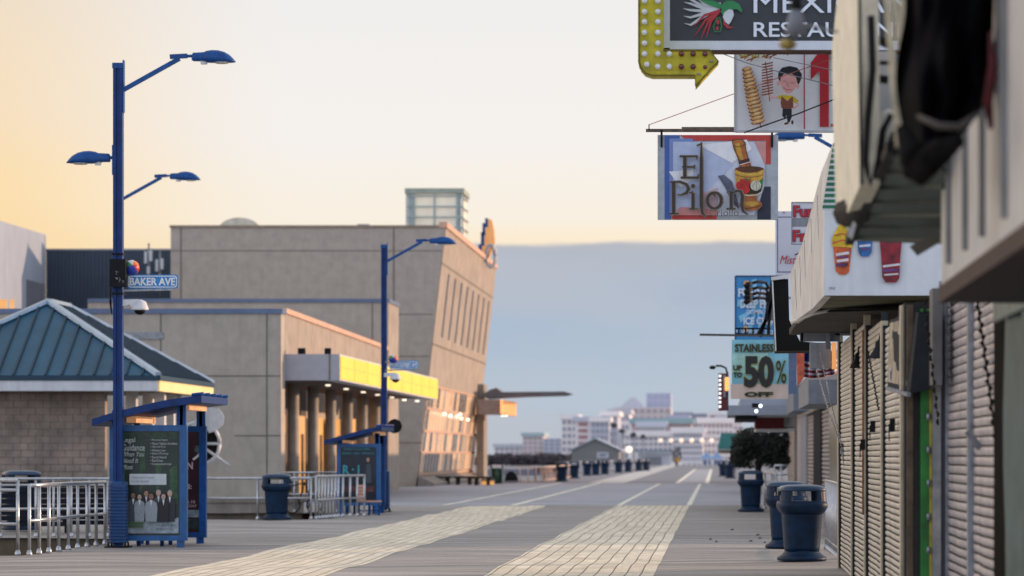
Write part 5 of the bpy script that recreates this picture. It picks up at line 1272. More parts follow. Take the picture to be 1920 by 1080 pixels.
wire('thin wire crossing the potato sign below the arrow tip', [P(1340, 95, 38.7), P(1400, 118, 38.7), P(1480, 140, 38.7), P(1600, 170, 38.7)], .006, GREYP)
wire('thin wire across the top of the potato sign', [P(1450, 108, 38.6), P(1600, 140, 38.6)], .005, GREYP)
rr = thing('sign_mast', 'grey steel mast rising behind the shops that carries the restaurant sign', 'mast', (2.3, 37.4, 0)); MB().box(2.2, 2.4, 37.3, 37.5, 0, 8.6).build('mast', STEEL, rr)
for z_ in (6.0, 7.6): MB().box(1.9, 2.3, 36.31, 37.29, z_, z_ + .08).build('bracket', STEEL, rr)
rr = thing('steel_beam', 'horizontal steel support behind the hanging signs, running back to the shops', 'beam', (1.6, 38, 6))
MB().box(W(1560, 39), 2.3, 38.9, 39.1, P(0, 110, 39).z, P(0, 60, 39).z).build('beam', STEEL, rr)

# ------------------------------------------------------------------ upper part of near shops: blurred foreground
SUNC = mat('sun_cream', (.93, .84, .66), .6, .12, 5, streak=.12)
rr = thing('box_sign', 'weathered cream box sign seen edge-on at the top right', 'sign', P(1590, 400, 20))
mb = MB(); mb.hexa([P(1567, 392, 20), P(1592, 402, 19.6), P(1611, 340, 19.4), P(1562, 250, 20)], [P(1572, -60, 20), P(1590, -60, 19.6), P(1613, -60, 19.4), P(1574, -60, 20.4)])
mb = MB(); mb.prism([P(x, y, 24.0 - (x - 1560) * 4.4 / 54) for x, y in ((1567, 390), (1580, 403), (1590, 398), (1614, 345), (1611, -80), (1578, -80), (1560, 90), (1563, 250))], (.12, .02, 0)); mb.build('cream_side', SUNC, rr, clean=True)
mb = MB(); mb.hexa([P(1612, 350, 19.5), P(1618, 345, 19.5), P(1614, -80, 19.5), P(1608, -80, 19.5)], [P(1612, 350, 19.7), P(1618, 345, 19.7), P(1614, -80, 19.7), P(1608, -80, 19.7)]); mb.build('dark_edge', GREYD, rr, clean=True)
rr = thing('sign_back_panel', 'blue grey back panel crossed by black bars beside the cream box sign', 'panel', P(1640, 300, 23))
m = MB(); m.prism([P(x, y, 23) for x, y in ((1608, 330), (1680, 330), (1680, 96), (1608, 96))], (0, .1, 0)); m.build('panel', mat('panel_bluegrey', (.36, .40, .45), .5, .1, 2), rr, clean=True)
for pts, w_ in ((((1618, 145), (1665, 150)), .05), (((1614, 60), (1668, 85)), .05), (((1640, 40), (1638, 300)), .045), (((1638, 100), (1612, 230)), .03), (((1645, 0), (1612, 150)), .03), (((1615, 118), (1668, 118)), .025)):
    MB().bar(P(*pts[0], 21.5), P(*pts[1], 21.5), w_).build('bar', BLACK, rr)
rr = thing('power_cable', 'thick looping black cable hanging beside the cream box sign', 'cable', P(1650, 320, 19))
MB().tube([P(1633, 30, 19), P(1636, 130, 19), P(1627, 220, 19), P(1622, 300, 19), P(1632, 345, 19), P(1648, 300, 19), P(1655, 245, 19), P(1672, 215, 19)], .022, 8).build('cable', BLACK, rr)
rr = thing('awning_frame', 'slanting cream metal struts in front of the black tarpaulin', 'frame', P(1680, 275, 16.5))
for x0_, y0_, x1_, y1_, w_ in ((1660, -40, 1686, 275, .035), (1672, -40, 1706, 240, .03), (1690, -40, 1702, 250, .03), (1704, -40, 1742, 205, .032)):
    MB().bar(P(x0_, y0_, 16.6), P(x1_, y1_, 16.4), w_).build('strut', mat('strut_cream', (.62, .53, .36), .5, .2, 6), rr)
rr = thing('satellite_dish', 'white rounded dish shape behind the cream struts', 'dish', P(1665, 330, 21))
m = MB(); m.ball(P(1666, 282, 21), .22, 18, 1.25, .5, .5); m.build('dish', mat('dish_white', (.6, .6, .58), .5, .08, 4), rr)
# black tarpaulin with folds
rr = thing('black_tarpaulin', 'bunched black tarpaulin with red trim hanging at the top right', 'tarpaulin', P(1770, 320, 15.5))
mb = MB(); nx, nz = 44, 40; vs = []; fs = []
def lft(v): return 1690 + 8 * math.sin(v * 9) - 6 * v + (20 * (v - .75) if v > .75 else 0)
def rgt(v): return 1866 - 12 * v - (70 * (v - .7) / .3 if v > .7 else 0)
for j in range(nz + 1):
    v = j / nz
    for i in range(nx + 1):
        u = i / nx; px = lft(v) + (rgt(v) - lft(v)) * u; py = -60 + (365 + 34 * math.sin(u * 5 + .6)) * v
        d = .16 * math.sin(u * 13 + 2.5 * mnoise.noise(Vector((u * 3, v * 2, 0)))) * (.4 + .6 * v) + .22 * mnoise.noise(Vector((u * 6, v * 3, 5))) - .25 * math.sin(PI * u)
        vs.append(P(px, py, 15.6 + d))
for j in range(nz):
    for i in range(nx): o_ = j * (nx + 1) + i; fs.append((o_, o_ + nx + 1, o_ + nx + 2, o_ + 1))
mb.add(vs, fs, True); mb.build('sheet', mat('black_tarp', (.004, .004, .006), .9, .3, 4, bump=.3, spec=.06), rr)
mb = MB(); mb.tube([P(1856, 60, 15.2), P(1862, 120, 15.2), P(1852, 190, 15.2), P(1858, 240, 15.3)], [.008, .024, .026, .012], 8); mb.build('red_trim', mat('deep_red', (.10, .008, .012), .8, .3, 6), rr)
mb = MB(); mb.tube([P(1690, 240, 15.4), P(1714, 300, 15.3), P(1722, 320, 15.3), P(1760, 285, 15.2), P(1800, 262, 15.1)], [.03, .07, .08, .07, .03], 8); mb.build('hem_roll', mat('dark_roll', (.010, .009, .009), .9, .5, 8, spec=.1), rr)
mb = MB(); mb.tube([P(1722, 218, 15.1), P(1760, 236, 14.9), P(1800, 238, 14.9), P(1832, 214, 15.1)], [.012, .02, .02, .012], 6); mb.build('pale_hem', mat('hem_tan', (.07, .06, .055), .8), rr)
# green corrugated canopy
rr = thing('green_canopy', 'grey green corrugated canopy sloping below the tarpaulin', 'canopy', P(1680, 450, 22))
cA, cB, cC, cD = P(1592, 452, 23.5), P(1768, 458, 22), P(1772, 268, 17.4), P(1672, 276, 18.4)
CG = mat('canopy_green', (.05, .082, .08), .6, .12, 4)
mb = MB(); mb.quad(cA, cB, cC, cD); mb.quad(*[v + Vector((0, .02, .09)) for v in (cD, cC, cB, cA)]); mb.quad(cA, cB, cB + Vector((0, .02, .09)), cA + Vector((0, .02, .09))); mb.build('sheet', CG, rr)
CGD = mat('canopy_green_dark', (.04, .062, .06), .7, .2, 4)
for k in range(7):
    t = .06 + k * .145; MB().bar(cA.lerp(cD, t) + Vector((0, -.03, -.01)), cB.lerp(cC, t) + Vector((0, -.03, -.01)), .03).build('rib', CGD if k % 2 else CG, rr)
MB().bar(cA, cD, .06).build('edge', BLACK, rr)
mb = MB(); mb.tube([P(1586, 400, 22), P(1610, 395, 21.8), P(1625, 350, 21), P(1640, 300, 20)], [.10, .10, .08, .03], 8); mb.build('bundle', mat('dark_bundle', (.02, .018, .016), .8, .4, 8), rr)
m = MB(); m.prism([P(x, y, 21.6) for x, y in ((1590, 440), (1600, 414), (1606, 420), (1598, 448))], (0, .05, 0)); m.build('torn_flap', WHITE, rr, clean=True)
m = MB(); m.hexa([P(1705, 462, 21), P(1750, 438, 21), P(1762, 455, 21), P(1720, 480, 21)], [P(1705, 462, 21.2), P(1750, 438, 21.2), P(1762, 455, 21.2), P(1720, 480, 21.2)]); m.build('bracket', mat('tan_bracket', (.22, .19, .15), .7), rr, clean=True)
# nearest fascia
rr = thing('panelled_fascia', 'nearest pale panelled fascia with dark red underside at the right edge', 'fascia', (1.35, 15.5, 2.6))
XF = 1.36; y0_, y1_ = XF * F / (1765 - VX), 8.5
WF = mat('fascia_cream_white', (.56, .56, .56), .5, .1, 1.6, streak=.25)
MB().box(XF, XF + .8, y1_, y0_, P(0, 527, XF * F / (1780 - VX)).z, 5.2).build('board', WF, rr)
MB().box(XF - .02, XF + .82, y1_, y0_ - .04, P(0, 527, XF * F / (1780 - VX)).z - .10, P(0, 527, XF * F / (1780 - VX)).z - .003).build('underside', mat('dark_red_soffit', (.035, .012, .012), .7, .3, 4), rr)
for px in (1783, 1814, 1846, 1888):
    y = XF * F / (px - VX); MB().box(XF - .03, XF - .001, y - .03, y + .03, 2.7, 3.75 if px != 1846 else 3.9).build('batten', mat('grey_batten', (.24, .24, .24), .6), rr)
# gooseneck lamp in front of restaurant sign
rr = thing('gooseneck_lamp', 'blurred dark gooseneck lamp with brass bulb in front of the restaurant sign', 'lamp', P(1485, 90, 17))
mb = MB(); mb.tube([P(1488, -60, 17), P(1492, 0, 17), P(1494, 30, 17)], .028, 8); mb.build('stem', BLACK, rr)
mb = MB(); mb.lathe([(.06, -.10), (.045, -.03), (.03, .03)], P(1492, 30, 17), 14); mb.build('shade', GREYP, rr)
mb = MB(); mb.tube([P(1489, 45, 17), P(1482, 62, 17)], .022, 8); mb.build('neck', BLACK, rr)
mb = MB(); mb.ball(P(1477, 83, 17), .048, 12, .7); mb.build('bulb', mat('brass', (.36, .27, .09), .35, .2, 5, metal=.8), rr)
mb = MB(); mb.bar(P(1498, 44, 17.1), P(1570, 60, 18.5), .012); mb.build('arm', GREYP, rr)

# ------------------------------------------------------------------ middle distance signs
def zq(py, Y): return P(0, py, Y).z
rr = signpanel('discount_sign', 'pale blue STAINLESS STEEL UP TO 50% OFF sign over the right-hand walk', 1372, 637, 1478, 748, 65, mat('sale_blue', lin((134, 196, 214)), .5, .15, 1.5), None)
art = Art(65, .004); art.c(mat('sale_tan', lin((210, 188, 176)), .5, .06, 4)).rect(1370, 720, 1477, 748); art.c(mat('sale_light', lin((170, 218, 210)), .5, .2, 3)).rect(1373, 662, 1440, 700); art.build('colour_fields', rr)
YG = mat('sale_lime', lin((160, 170, 60)), .5); BK = mat('print_black', lin((24, 22, 26)), .5)
its = [('STAINLESS STEEL', 1378, 645, 1492, 660, .03), ('UP', 1375, 685, 1391, 695, .04), ('TO', 1375, 698, 1391, 708, .04), ('50', 1395, 667, 1451, 727, .05), ('%', 1455, 676, 1474, 719, .0), ('OFF', 1396, 735, 1449, 744, .05)]
its[0] = ('STAINLESS S', 1378, 645, 1462, 660, .03)
lettering([(t, a_ - .8, b_ - .6, c_ + .8, d_ + .6, f_ + .018) for t, a_, b_, c_, d_, f_ in its], 65, YG, rr, layer=.03)
lettering(its, 65, BK, rr, layer=.045)
rr = signpanel('treats_poster', 'bright blue poster for fried treats and ice cream behind the discount sign', 1378, 517, 1472, 641, 74, mat('treat_blue', lin((52, 140, 200)), .5, .1, 1), mat('navy_frame', lin((40, 60, 110)), .5), 2)
art = Art(74, .004); LBm = mat('treat_light', lin((130, 200, 232)), .5)
for k in range(9):
    a0 = k * .7; art.c(LBm).poly([(1420, 575), (1420 + 70 * math.cos(a0), 575 + 60 * math.sin(a0)), (1420 + 70 * math.cos(a0 + .28), 575 + 60 * math.sin(a0 + .28))])
art = Art(74, .004)
for k in range(10):
    a0 = k * .63; p1 = (1420 + 38 * math.cos(a0), 575 + 52 * math.sin(a0)); p2 = (1420 + 38 * math.cos(a0 + .26), 575 + 52 * math.sin(a0 + .26)); art.c(LBm).poly([(1420, 575), p1, p2])
art.c(POT).ell(1400, 531, 6, 5).ell(1398, 617, 5, 6); art.build('sunburst', rr)
lettering([('FUNNEL', 1384, 541, 1450, 557, .04), ('DEEP FRIED', 1388, 562, 1462, 578, .04), ('COMBOS', 1399, 581, 1440, 589, .02), ('ICE CREAM', 1394, 595, 1464, 609, .04), ('5 ½ ICED $ 2', 1380, 619, 1450, 628, .02)], 74, mat('print_white', lin((206, 214, 226)), .5), rr, layer=.06)
MB().box(W(1455, 74), W(1640, 74), 74.1, 74.25, zq(560, 74), zq(556, 74)).build('support', STEEL, rr)
# curved lamps over treats poster
for i, y in enumerate((530, 541, 551, 560)):
    rr = thing('sign_lamp', ['topmost', 'second', 'third', 'lowest'][i] + ' black swan-neck lamp reaching over the blue treats poster', 'lamp', P(1435, y, 70), 'swan-neck lamps over the treats poster')
    MB().tube([P(1442, y + 12, 70), P(1436, y, 70), P(1420, y - 2, 69.8), P(1408, y + 2, 69.7)], .035, 6).build('arm', BLACK, rr)
    MB().tube([P(1409, y + 1, 69.7), P(1402, y + 4, 69.6), P(1396, y + 9, 69.6)], [.04, .07, .05], 8).build('shade', BLACK, rr)
rr = thing('lamp_rack', 'dark tangle of lamp brackets beside the blue treats poster', 'bracket', P(1440, 640, 68))
for p_ in (((1378, 616), (1445, 616)), ((1378, 626), (1445, 628)), ((1425, 632), (1450, 560)), ((1440, 630), (1448, 520)), ((1420, 630), (1436, 600)), ((1448, 520), (1432, 610)), ((1398, 616), (1398, 626)), ((1412, 616), (1412, 626)), ((1385, 616), (1385, 627))):
    MB().bar(P(*p_[0], 68), P(*p_[1], 68), .07 if p_[0][0] > 1415 and p_[0][1] > 600 and p_[1][1] < 615 else .035).build('bar', BLACK, rr)
MB().box(W(1436, 68.2), W(1450, 68.2), 68.1, 68.3, zq(600, 68), zq(566, 68)).build('housing', GREYP, rr)
rr = thing('sign_pole', 'horizontal dark pole projecting left above the discount sign', 'pole', P(1400, 630, 66))
MB().bar(P(1312, 627.5, 66), P(1480, 630, 66), .045).build('pole', mat('brown_steel3', (.07, .06, .055), .6, .3, 8), rr)
# menu board & fried food board
rr = signpanel('menu_board', 'white menu board with thin navy border and red script behind the drinks sign', 1454, 396, 1600, 515, 58, mat('menu_white', lin((196, 200, 214)), .5, .04, 2), None)
art = Art(58, .004); art.c(NAVYP).stroke([(1458, 408), (1458, 511)], 1.3).stroke([(1457, 407), (1600, 407)], 1.3).stroke([(1458, 510), (1600, 510)], 1.3); art.c(RED).ell(1470, 398.5, 1.5, 1.5); art.c(mat('print_pink', lin((214, 140, 140)), .5)).poly([(1500, 490), (1505, 462), (1520, 452), (1530, 480), (1530, 500)]); art.c(BK).stroke([(1490, 478), (1500, 474), (1506, 466)], 2); art.build('artwork', rr)
lettering([('Misty', 1462, 479, 1500, 500, .0)], 58, RED, rr, shear=.35, layer=.02)
rr = signpanel('fried_food_board', 'white board with red blue-edged words Funnel and Fried above the menu board', 1484, 379, 1600, 458, 56, mat('menu_white2', lin((206, 208, 216)), .5, .04, 2), GREYP, 1)
art = Art(56, .004); art.c(GREYP).rect(1485, 409, 1560, 425); art.build('divider', rr)
its = [('Funnel', 1488, 386, 1558, 407, .03), ('Fried', 1487, 432, 1546, 453, .03)]
lettering([(t, a_ - 1, b_ - 1, c_ + 1, d_ + 1, .06) for t, a_, b_, c_, d_, f_ in its], 56, NAVYP, rr, layer=.02); lettering(its, 56, RED, rr, layer=.035)

# ------------------------------------------------------------------ farther shops at right, facade plane X = 4
XS = 4.0
def yx(px): return XS * F / (px - VX)
rr = thing('shop_arcade', 'farther row of shuttered shops with grey fascia panels beyond the near corner', 'building', (XS, 100, 0))
MB().box(XS + .2, XS + 6, 60, 185, 0, 4.3).build('wall', mat('arcade_wall', (.20, .20, .21), .8, .12, 1), rr)
for p0, p1, kind in ((1474, 1490, 's'), (1490, 1503, 'w'), (1503, 1514, 'g'), (1514, 1527, 's'), (1527, 1541, 'd'), (1541, 1557, 's'), (1557, 1575, 't'), (1575, 1640, 's')):
    y1_, y0_ = yx(p0), yx(p1)
    if kind == 's': shutter(rr, XS + .05, y0_, y1_, .02, 3.3, mat('rosy_slats', (.50, .43, .40), .5, .15, 1), pitch=.16, d=.05, guides=False)
    else: MB().box(XS - .05, XS + .12, y0_ + .05, y1_ - .05, 0, 3.5).build({'w': 'white_pier', 'g': 'grey_pillar', 'd': 'dark_pillar', 't': 'glass_door'}[kind], {'w': mat('rose_wall', (.52, .46, .43), .6, .1, 1), 'g': mat('slate_pillar', (.26, .30, .36), .5, .1, 1), 'd': GREYD, 't': mat('greenish_glass', (.16, .20, .16), .3, .5, .8)}[kind], rr)
MB().box(XS - .1, XS + .2, 60, 170, 3.3, 3.6).build('shutter_box', mat('pale_header', (.5, .47, .42), .6, .1, 1), rr)
MB().box(3.3, XS + .3, 62, 180, 3.62, 4.4).build('canopy', GREYP, rr)
for (x0_, y0_, x1_, y1_, Yq, mm, nm) in ((1516, 712, 1572, 757, 66, GREYP, 'grey_fascia'), (1488, 722, 1516, 770, 78, mat('blue_grey_fascia', (.20, .23, .28), .6, .1, 1), 'blue_fascia'), (1365, 760, 1494, 778, 88, mat('pale_fascia', lin((150, 156, 168)), .6, .06, 1), 'pale_fascia'), (1388, 748, 1490, 760, 89, mat('pale_upper', lin((166, 170, 182)), .6, .06, 1), 'upper_fascia'), (1380, 779, 1420, 787, 89, GREYD, 'dark_soffit')):
    a, b = P(x0_, y1_, Yq), P(x1_, y0_, Yq); MB().box(a.x, b.x, Yq, Yq + 8, a.z, b.z).build(nm, mm, rr)
for px in (1490,): MB().box(W(px, 89), W(px + 5, 89), 89.2, 89.5, 0 if px == 1490 else zq(880, 89), zq(779, 89)).build('pillar', mat('pillar_pale', lin((150, 142, 136)), .6, .1, 1), rr)
rr = thing('red_awning', 'dark red boxed awning below the pale fascia on the right', 'awning', P(1450, 806, 95))
a, b = P(1417, 804, 95), P(1470, 779, 95); MB().box(a.x, b.x, 95, 99, a.z, b.z).build('canvas', mat('awning_red', (.16, .012, .02), .6, .15, 3), rr)
MB().box(b.x + .005, W(1494, 95), 95, 99, a.z + .05, b.z).build('end_panel', mat('awning_grey', (.30, .30, .29), .6, .1, 3), rr)
MB().box(a.x, W(1494, 95), 94.97, 99, a.z - .07, a.z - .003).build('trim', WHITE, rr)
rr = thing('floodlight_pair', 'pair of bright white floodlights under the discount sign', 'light', P(1422, 772, 80))
for px, py in ((1426, 761), (1418, 771)): MB().ball(P(px, py, 80), .045, 10).build('bulb', mat('flood_white', (.9, .95, 1), .3, .0, 1, emis=(.75, .88, 1), es=2.5), rr)
MB().box(W(1410, 80.1), W(1424, 80.1), 80.12, 80.3, zq(764, 80), zq(756, 80)).build('bracket', BLACK, rr)
rr = thing('flag_bunting', 'red white and blue striped bunting draped below the black sign box', 'bunting', P(1535, 710, 55))
mb = MB(); ms = [mat('bunt_red', lin((120, 26, 44)), .6), mat('bunt_white', lin((180, 184, 196)), .6), mat('bunt_blue', lin((28, 50, 100)), .6)]
for k, (c_, t0, t1) in enumerate(((2, 0, .42), (1, .42, .5), (0, .5, .62), (1, .62, .72), (0, .72, .82), (1, .82, .9), (0, .9, 1.0))):
    for i in range(12):
        u0, u1 = i / 12, (i + 1) / 12
        def q_(u, t): return P(1508 + 62 * u, 655 + 52 * t + 10 * u * (1 - u) * 2 - 8 * u * t, 55 + .12 * math.sin(u * 25))
        mb.m(c_); mb.quad(q_(u0, t1), q_(u1, t1), q_(u1, t0), q_(u0, t0))
mb.build('cloth', ms, rr)
rr = thing('orange_banner', 'orange red folded banner beside the striped bunting', 'banner', P(1505, 725, 58))
mb = MB(); mb.prism([P(x, y, 58) for x, y in ((1495, 725), (1513, 700), (1508, 658), (1494, 660))], (0, .1, 0)); mb.build('cloth', mat('banner_orange', lin((196, 92, 60)), .6, .3, 6), rr, clean=True)
rr = thing('slate_panel', 'blue grey upright panel between the discount sign and the orange banner', 'panel', P(1486, 735, 62))
MB().box(W(1479, 62), W(1494, 62), 62, 62.4, zq(738, 62), zq(650, 62)).build('panel', mat('panel_slate', lin((88, 108, 140)), .5, .2, 2), rr)
rr = thing('bulb_sign', 'maroon upright sign edged with white and orange bulbs at the far right', 'sign', P(1357, 772, 84))
a, b = P(1347, 770, 84), P(1366, 700, 84); MB().box(a.x, b.x, 84, 84.3, a.z, b.z).build('box', mat('maroon_box', lin((92, 16, 28)), .5, .2, 4), rr)
WL = mat('bulb_lit_white', (.9, .9, .9), .3, 0, 1, emis=(1, .93, .9), es=1.2); OL = mat('bulb_lit_orange', (.9, .4, .1), .3, 0, 1, emis=(1, .38, .08), es=1.3)
for k in range(8): MB().ball(P(1350, 705 + k * 8.2, 83.9), .035, 8).build('bulb', WL, rr)
for k in range(4): MB().ball(P(1363, 711 + k * 6, 83.9), .06, 8).build('amber_bulb', OL, rr)
MB().box(W(1356, 83.9), W(1361, 83.9), 83.92, 83.99, zq(745, 84), zq(703, 84)).build('lettering_strip', GREYP, rr)
rr = thing('curved_lamp', 'small dark hooked lamp above the maroon bulb sign', 'lamp', P(1365, 700, 84))
MB().tube([P(1364, 700, 84.1), P(1361, 690, 84.1), P(1352, 686, 84.1), P(1342, 686, 84.1)], .03, 6).build('arm', BLACK, rr)
MB().ball(P(1336, 689, 84.1), .09, 10, .6).build('head', BLACK, rr)
# hedge
rng = random.Random(4)
def leafball(mb, c, rx, ry, rz, n, s, rg=rng):
    for i in range(n):
        a = rg.uniform(0, 2 * PI); b = math.acos(rg.uniform(-1, 1)); k = rg.uniform(.62, 1.0)
        k *= 1 + .10 * mnoise.noise(Vector((math.cos(a) * 3, math.sin(a) * 3, b * 2)) + c)
        p = c + Vector((rx * k * math.sin(b) * math.cos(a), ry * k * math.sin(b) * math.sin(a), rz * k * math.cos(b)))
        d = Vector((rg.gauss(0, 1), rg.gauss(0, 1), rg.gauss(0, 1))).normalized(); e_ = d.orthogonal().normalized(); f_ = d.cross(e_)
        z = s * rg.uniform(.6, 1.3); mb.m(rg.choice((0, 0, 1))); mb.quad(p - e_ * z, p - f_ * z * .5, p + e_ * z, p + f_ * z * .5)
LF = [mat('leaf_dark', (.016, .020, .014), .7, .3, 3), mat('leaf_mid', (.032, .036, .022), .7, .3, 3)]
rr = thing('clipped_hedge', 'dark clipped evergreen bush between the shops and the walk', 'bush', (W(1422, 128), 128, 0))
mb = MB(); Yh = 128.
for (px, py, rx_, rz_) in ((1396, 834, 26, 33), (1388, 860, 20, 18), (1462, 822, 20, 24), (1462, 862, 20, 20), (1415, 822, 30, 22), (1432, 835, 34, 34), (1458, 840, 24, 34), (1385, 846, 16, 26), (1445, 850, 34, 28), (1410, 860, 34, 20)):
    c = P(px, py, Yh); leafball(mb, c, rx_ * Yh / F, 1.0, rz_ * Yh / F, 700, .075)
mb.build('crown', LF, rr)
for (px, py, rx_, rz_) in ((1402, 842, 22, 28), (1438, 842, 30, 30), (1455, 850, 18, 22)):
    pass
mb = MB()
for (px, py, rx_, rz_) in ((1402, 842, 20, 26), (1438, 840, 30, 29), (1458, 848, 14, 22)): mb.ball(P(px, py, Yh + .2), 1, 12, rz_ * Yh / F, rx_ * Yh / F, .6)
mb.build('inner_branches', DARK, rr)
MB().tube([(W(1422, 128), 128, 0), (W(1422, 128), 128, 1.2)], .12, 8).build('trunk', mat('bark', (.06, .045, .035), .9, .3, 6), rr)
rr = thing('teal_awning', 'teal fabric awning left of the dark bush', 'awning', P(1362, 846, 160))
mb = MB(); mb.hexa([P(1345, 843, 160), P(1395, 843, 160), P(1395, 812, 161), P(1352, 812, 161)], [P(1345, 843, 164), P(1395, 843, 164), P(1395, 812, 165), P(1352, 812, 165)]); mb.build('canvas', mat('teal_canvas', (.02, .17, .16), .6, .1, 2), rr, clean=True)
MB().box(W(1347, 160.5), W(1395, 160.5), 160.5, 164, zq(850, 160), zq(843.5, 160)).build('valance', mat('cream_canvas', lin((170, 160, 140)), .6), rr)
# right hand railings
railing('white railing standing along the right wall beside the bins', [([(1.83, 47.6), (1.83, 53.5)], 11, (1.15, .18), .016)], 'railings by the right-hand shops')
railing('low curved rail behind the third bin on the right', [([(W(1434, 92), 92), (W(1446, 90), 90), (W(1455, 84), 84)], 4, (1.05, .6), .03), ([(W(1452, 105), 105), (W(1477, 105), 105)], 3, (1.2, .9, .5), .03)], 'railings by the right-hand shops')
# leaves and litter on boards
DR = mat('dry_leaf', (.05, .03, .02), .8, .3, 20)
for i, (px, py) in enumerate(((1373, 997), (1343, 1018), (1425, 1011), (1434, 1018), (1332, 1013), (1408, 1016), (1421, 1005))):
    Y = F * CAMZ / (py - VY); x = W(px, Y); z = gh(x, Y) + .012; mb = MB(); s_ = random.uniform(.025, .05)
    mb.quad((x - s_, Y, z), (x, Y - s_ * .8, z + .02), (x + s_, Y + .01, z + .01), (x, Y + s_, z + .035))
    tag(mb.build('dry_leaf', DR), 'small dry brown leaf lying on the boards left of the right-hand bins', 'leaf', 'dry leaves on the boards')
# ------------------------------------------------------------------ far boardwalk
for i, (px, py, lb) in enumerate(((1054, 903, 'nearest of the far blue bins, at the end of the warm lit railing'), (1077, 897, 'second far blue bin beyond the warm lit railing'), (1101, 892, 'left one of the adjoining blue bins under the grey gabled hut'), (1117, 891, 'right one of the adjoining blue bins under the grey gabled hut'),
        (1134, 889.5, 'single blue bin near the right foot of the grey gabled hut'), (1160, 886.5, 'far blue bin just right of the grey gabled hut'), (1178, 885, 'far blue bin below the white globe lamp'), (1198, 883.5, 'far blue bin right of the white globe lamp'), (1212, 882.5, 'farthest blue bin of the left-hand line'),
        (1357, 893, 'far blue bin below the teal awning'), (1370, 897, 'far blue bin beside the dark bush'))):
    Y = F * CAMZ / (py - VY); spawn(BIN, True, (W(px, Y), Y, 0), lb, .1 * i, 'blue litter bins in the far line')
r = thing('litter_bin', 'dark green bin with white lid near the hall corner', 'litter bin', (W(932, 168), 168, 0))
x = W(932, 168); MB().lathe([(.24, .0), (.27, .82)], (x, 168, 0), 16).build('body', mat('green_bin', (.02, .07, .04), .5), r)
for s_ in (-1, 1): MB().box(x + s_ * .3 - .04, x + s_ * .3 + .04, 167.7, 168.3, 0, 1.0).build('side_frame', mat('bin_frame', (.2, .25, .22), .5), r)
MB().box(x - .36, x + .36, 167.7, 168.4, .85, 1.0).build('lid', WHITE, r)
WARMR = mat('sun_tinted_rail', lin((222, 190, 172)), .4, .1, 3)  # warmth of the sun painted into the rail colour
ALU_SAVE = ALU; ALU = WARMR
railing('sun tinted railing running back along the far left of the walk', [([(W(975, 172), 172), (W(1012, 176), 176), (W(1046, 190), 190)], 12, (.85, .1), .03), ([(W(1046, 190), 190), (W(1072, 205), 205)], 5, (.85, .1), .03)], 'far railings', base=False)
ALU = mat('pale_far_rail', lin((150, 156, 170)), .5, .05, 3)
railing('pale distant fence below the grey gabled hut', [([(W(1062, 250), 250), (W(1215, 330), 330)], 40, (.9, .2), .06)], 'far railings', base=False)
ALU = ALU_SAVE
for px, lb in ((1012, 'left dark bench behind the warm lit railing'), (1035, 'right dark bench behind the warm lit railing')):
    bench(lb, W(px, 186), 186, .7, .75, (mat('brown_slats', (.14, .08, .06), .6), BLACK), 'benches behind the warm lit railing', n=3)
r = thing('dark_arch_bin', 'black arched skip beside the white-lidded green bin', 'container', (W(958, 172), 172, 0))
c = W(958, 172); MB().prism([(c + .33 * math.cos(t) * 1.05, 172, .12 + .52 * math.sin(t)) for t in [PI * i / 12 for i in range(13)]], (0, .8, 0)).build('body', BLACK, r, clean=True)
MB().box(c - .36, c + .36, 171.98, 172.8, 0, .118).build('base', GREYP, r)
MB().box(W(940, 200), W(1070, 215), 200, 200.2, 0, .55)
o = thing('sea_wall', 'long pale low wall beyond the hall corner', 'wall', (W(1000, 230), 230, 0)); MB().box(W(905, 230), W(1075, 230), 230, 231, -.9, .45).build('wall', mat('pale_low_wall', lin((126, 128, 140)), .7, .1, .8), o)
# gabled hut
Yg = 330.
r = thing('gabled_hut', 'grey gabled hut with a small white framed window beside the walk', 'building', (W(1116, Yg), Yg, 0))
m = MB(); m.prism([P(x, y, Yg) for x, y in ((1072, 869), (1160, 869), (1160, 842), (1116, 823), (1072, 842))], (0, 9, 0)); m.build('wall', mat('hut_grey', lin((122, 122, 120)), .7, .04, .6), r, clean=True)
m = MB(); 
for s_, (xa, xb_) in ((1, (1116, 1166)), (-1, (1116, 1066))):
    m.hexa([P(xa, 821, Yg - .3), P(xb_, 844, Yg - .3), P(xb_, 846, Yg - .3), P(xa, 823, Yg - .3)], [P(xa, 821, Yg - .3) + Vector((0, 10, 0)), P(xb_, 844, Yg - .3) + Vector((0, 10, 0)), P(xb_, 846, Yg - .3) + Vector((0, 10, 0)), P(xa, 823, Yg - .3) + Vector((0, 10, 0))])
m.build('roof', mat('hut_roof', lin((168, 178, 190)), .6), r, clean=True)
a, b = P(1119, 859, Yg - .1), P(1141, 848, Yg - .1); w1 = MB().box(a.x, b.x, Yg - .1, Yg, a.z, b.z).build('window', mat('hut_white', lin((190, 194, 204)), .6), r)
MB().box(a.x + .3, b.x - .3, Yg - .15, Yg - .1, a.z + .2, b.z - .15).build('pane', GREYP, w1)
MB().box(W(1062, Yg), W(1212, Yg), Yg - 2, Yg - 1.8, 0, zq(869, Yg)).build('base_wall', mat('hut_base', lin((176, 178, 188)), .7, .05, .5), r)
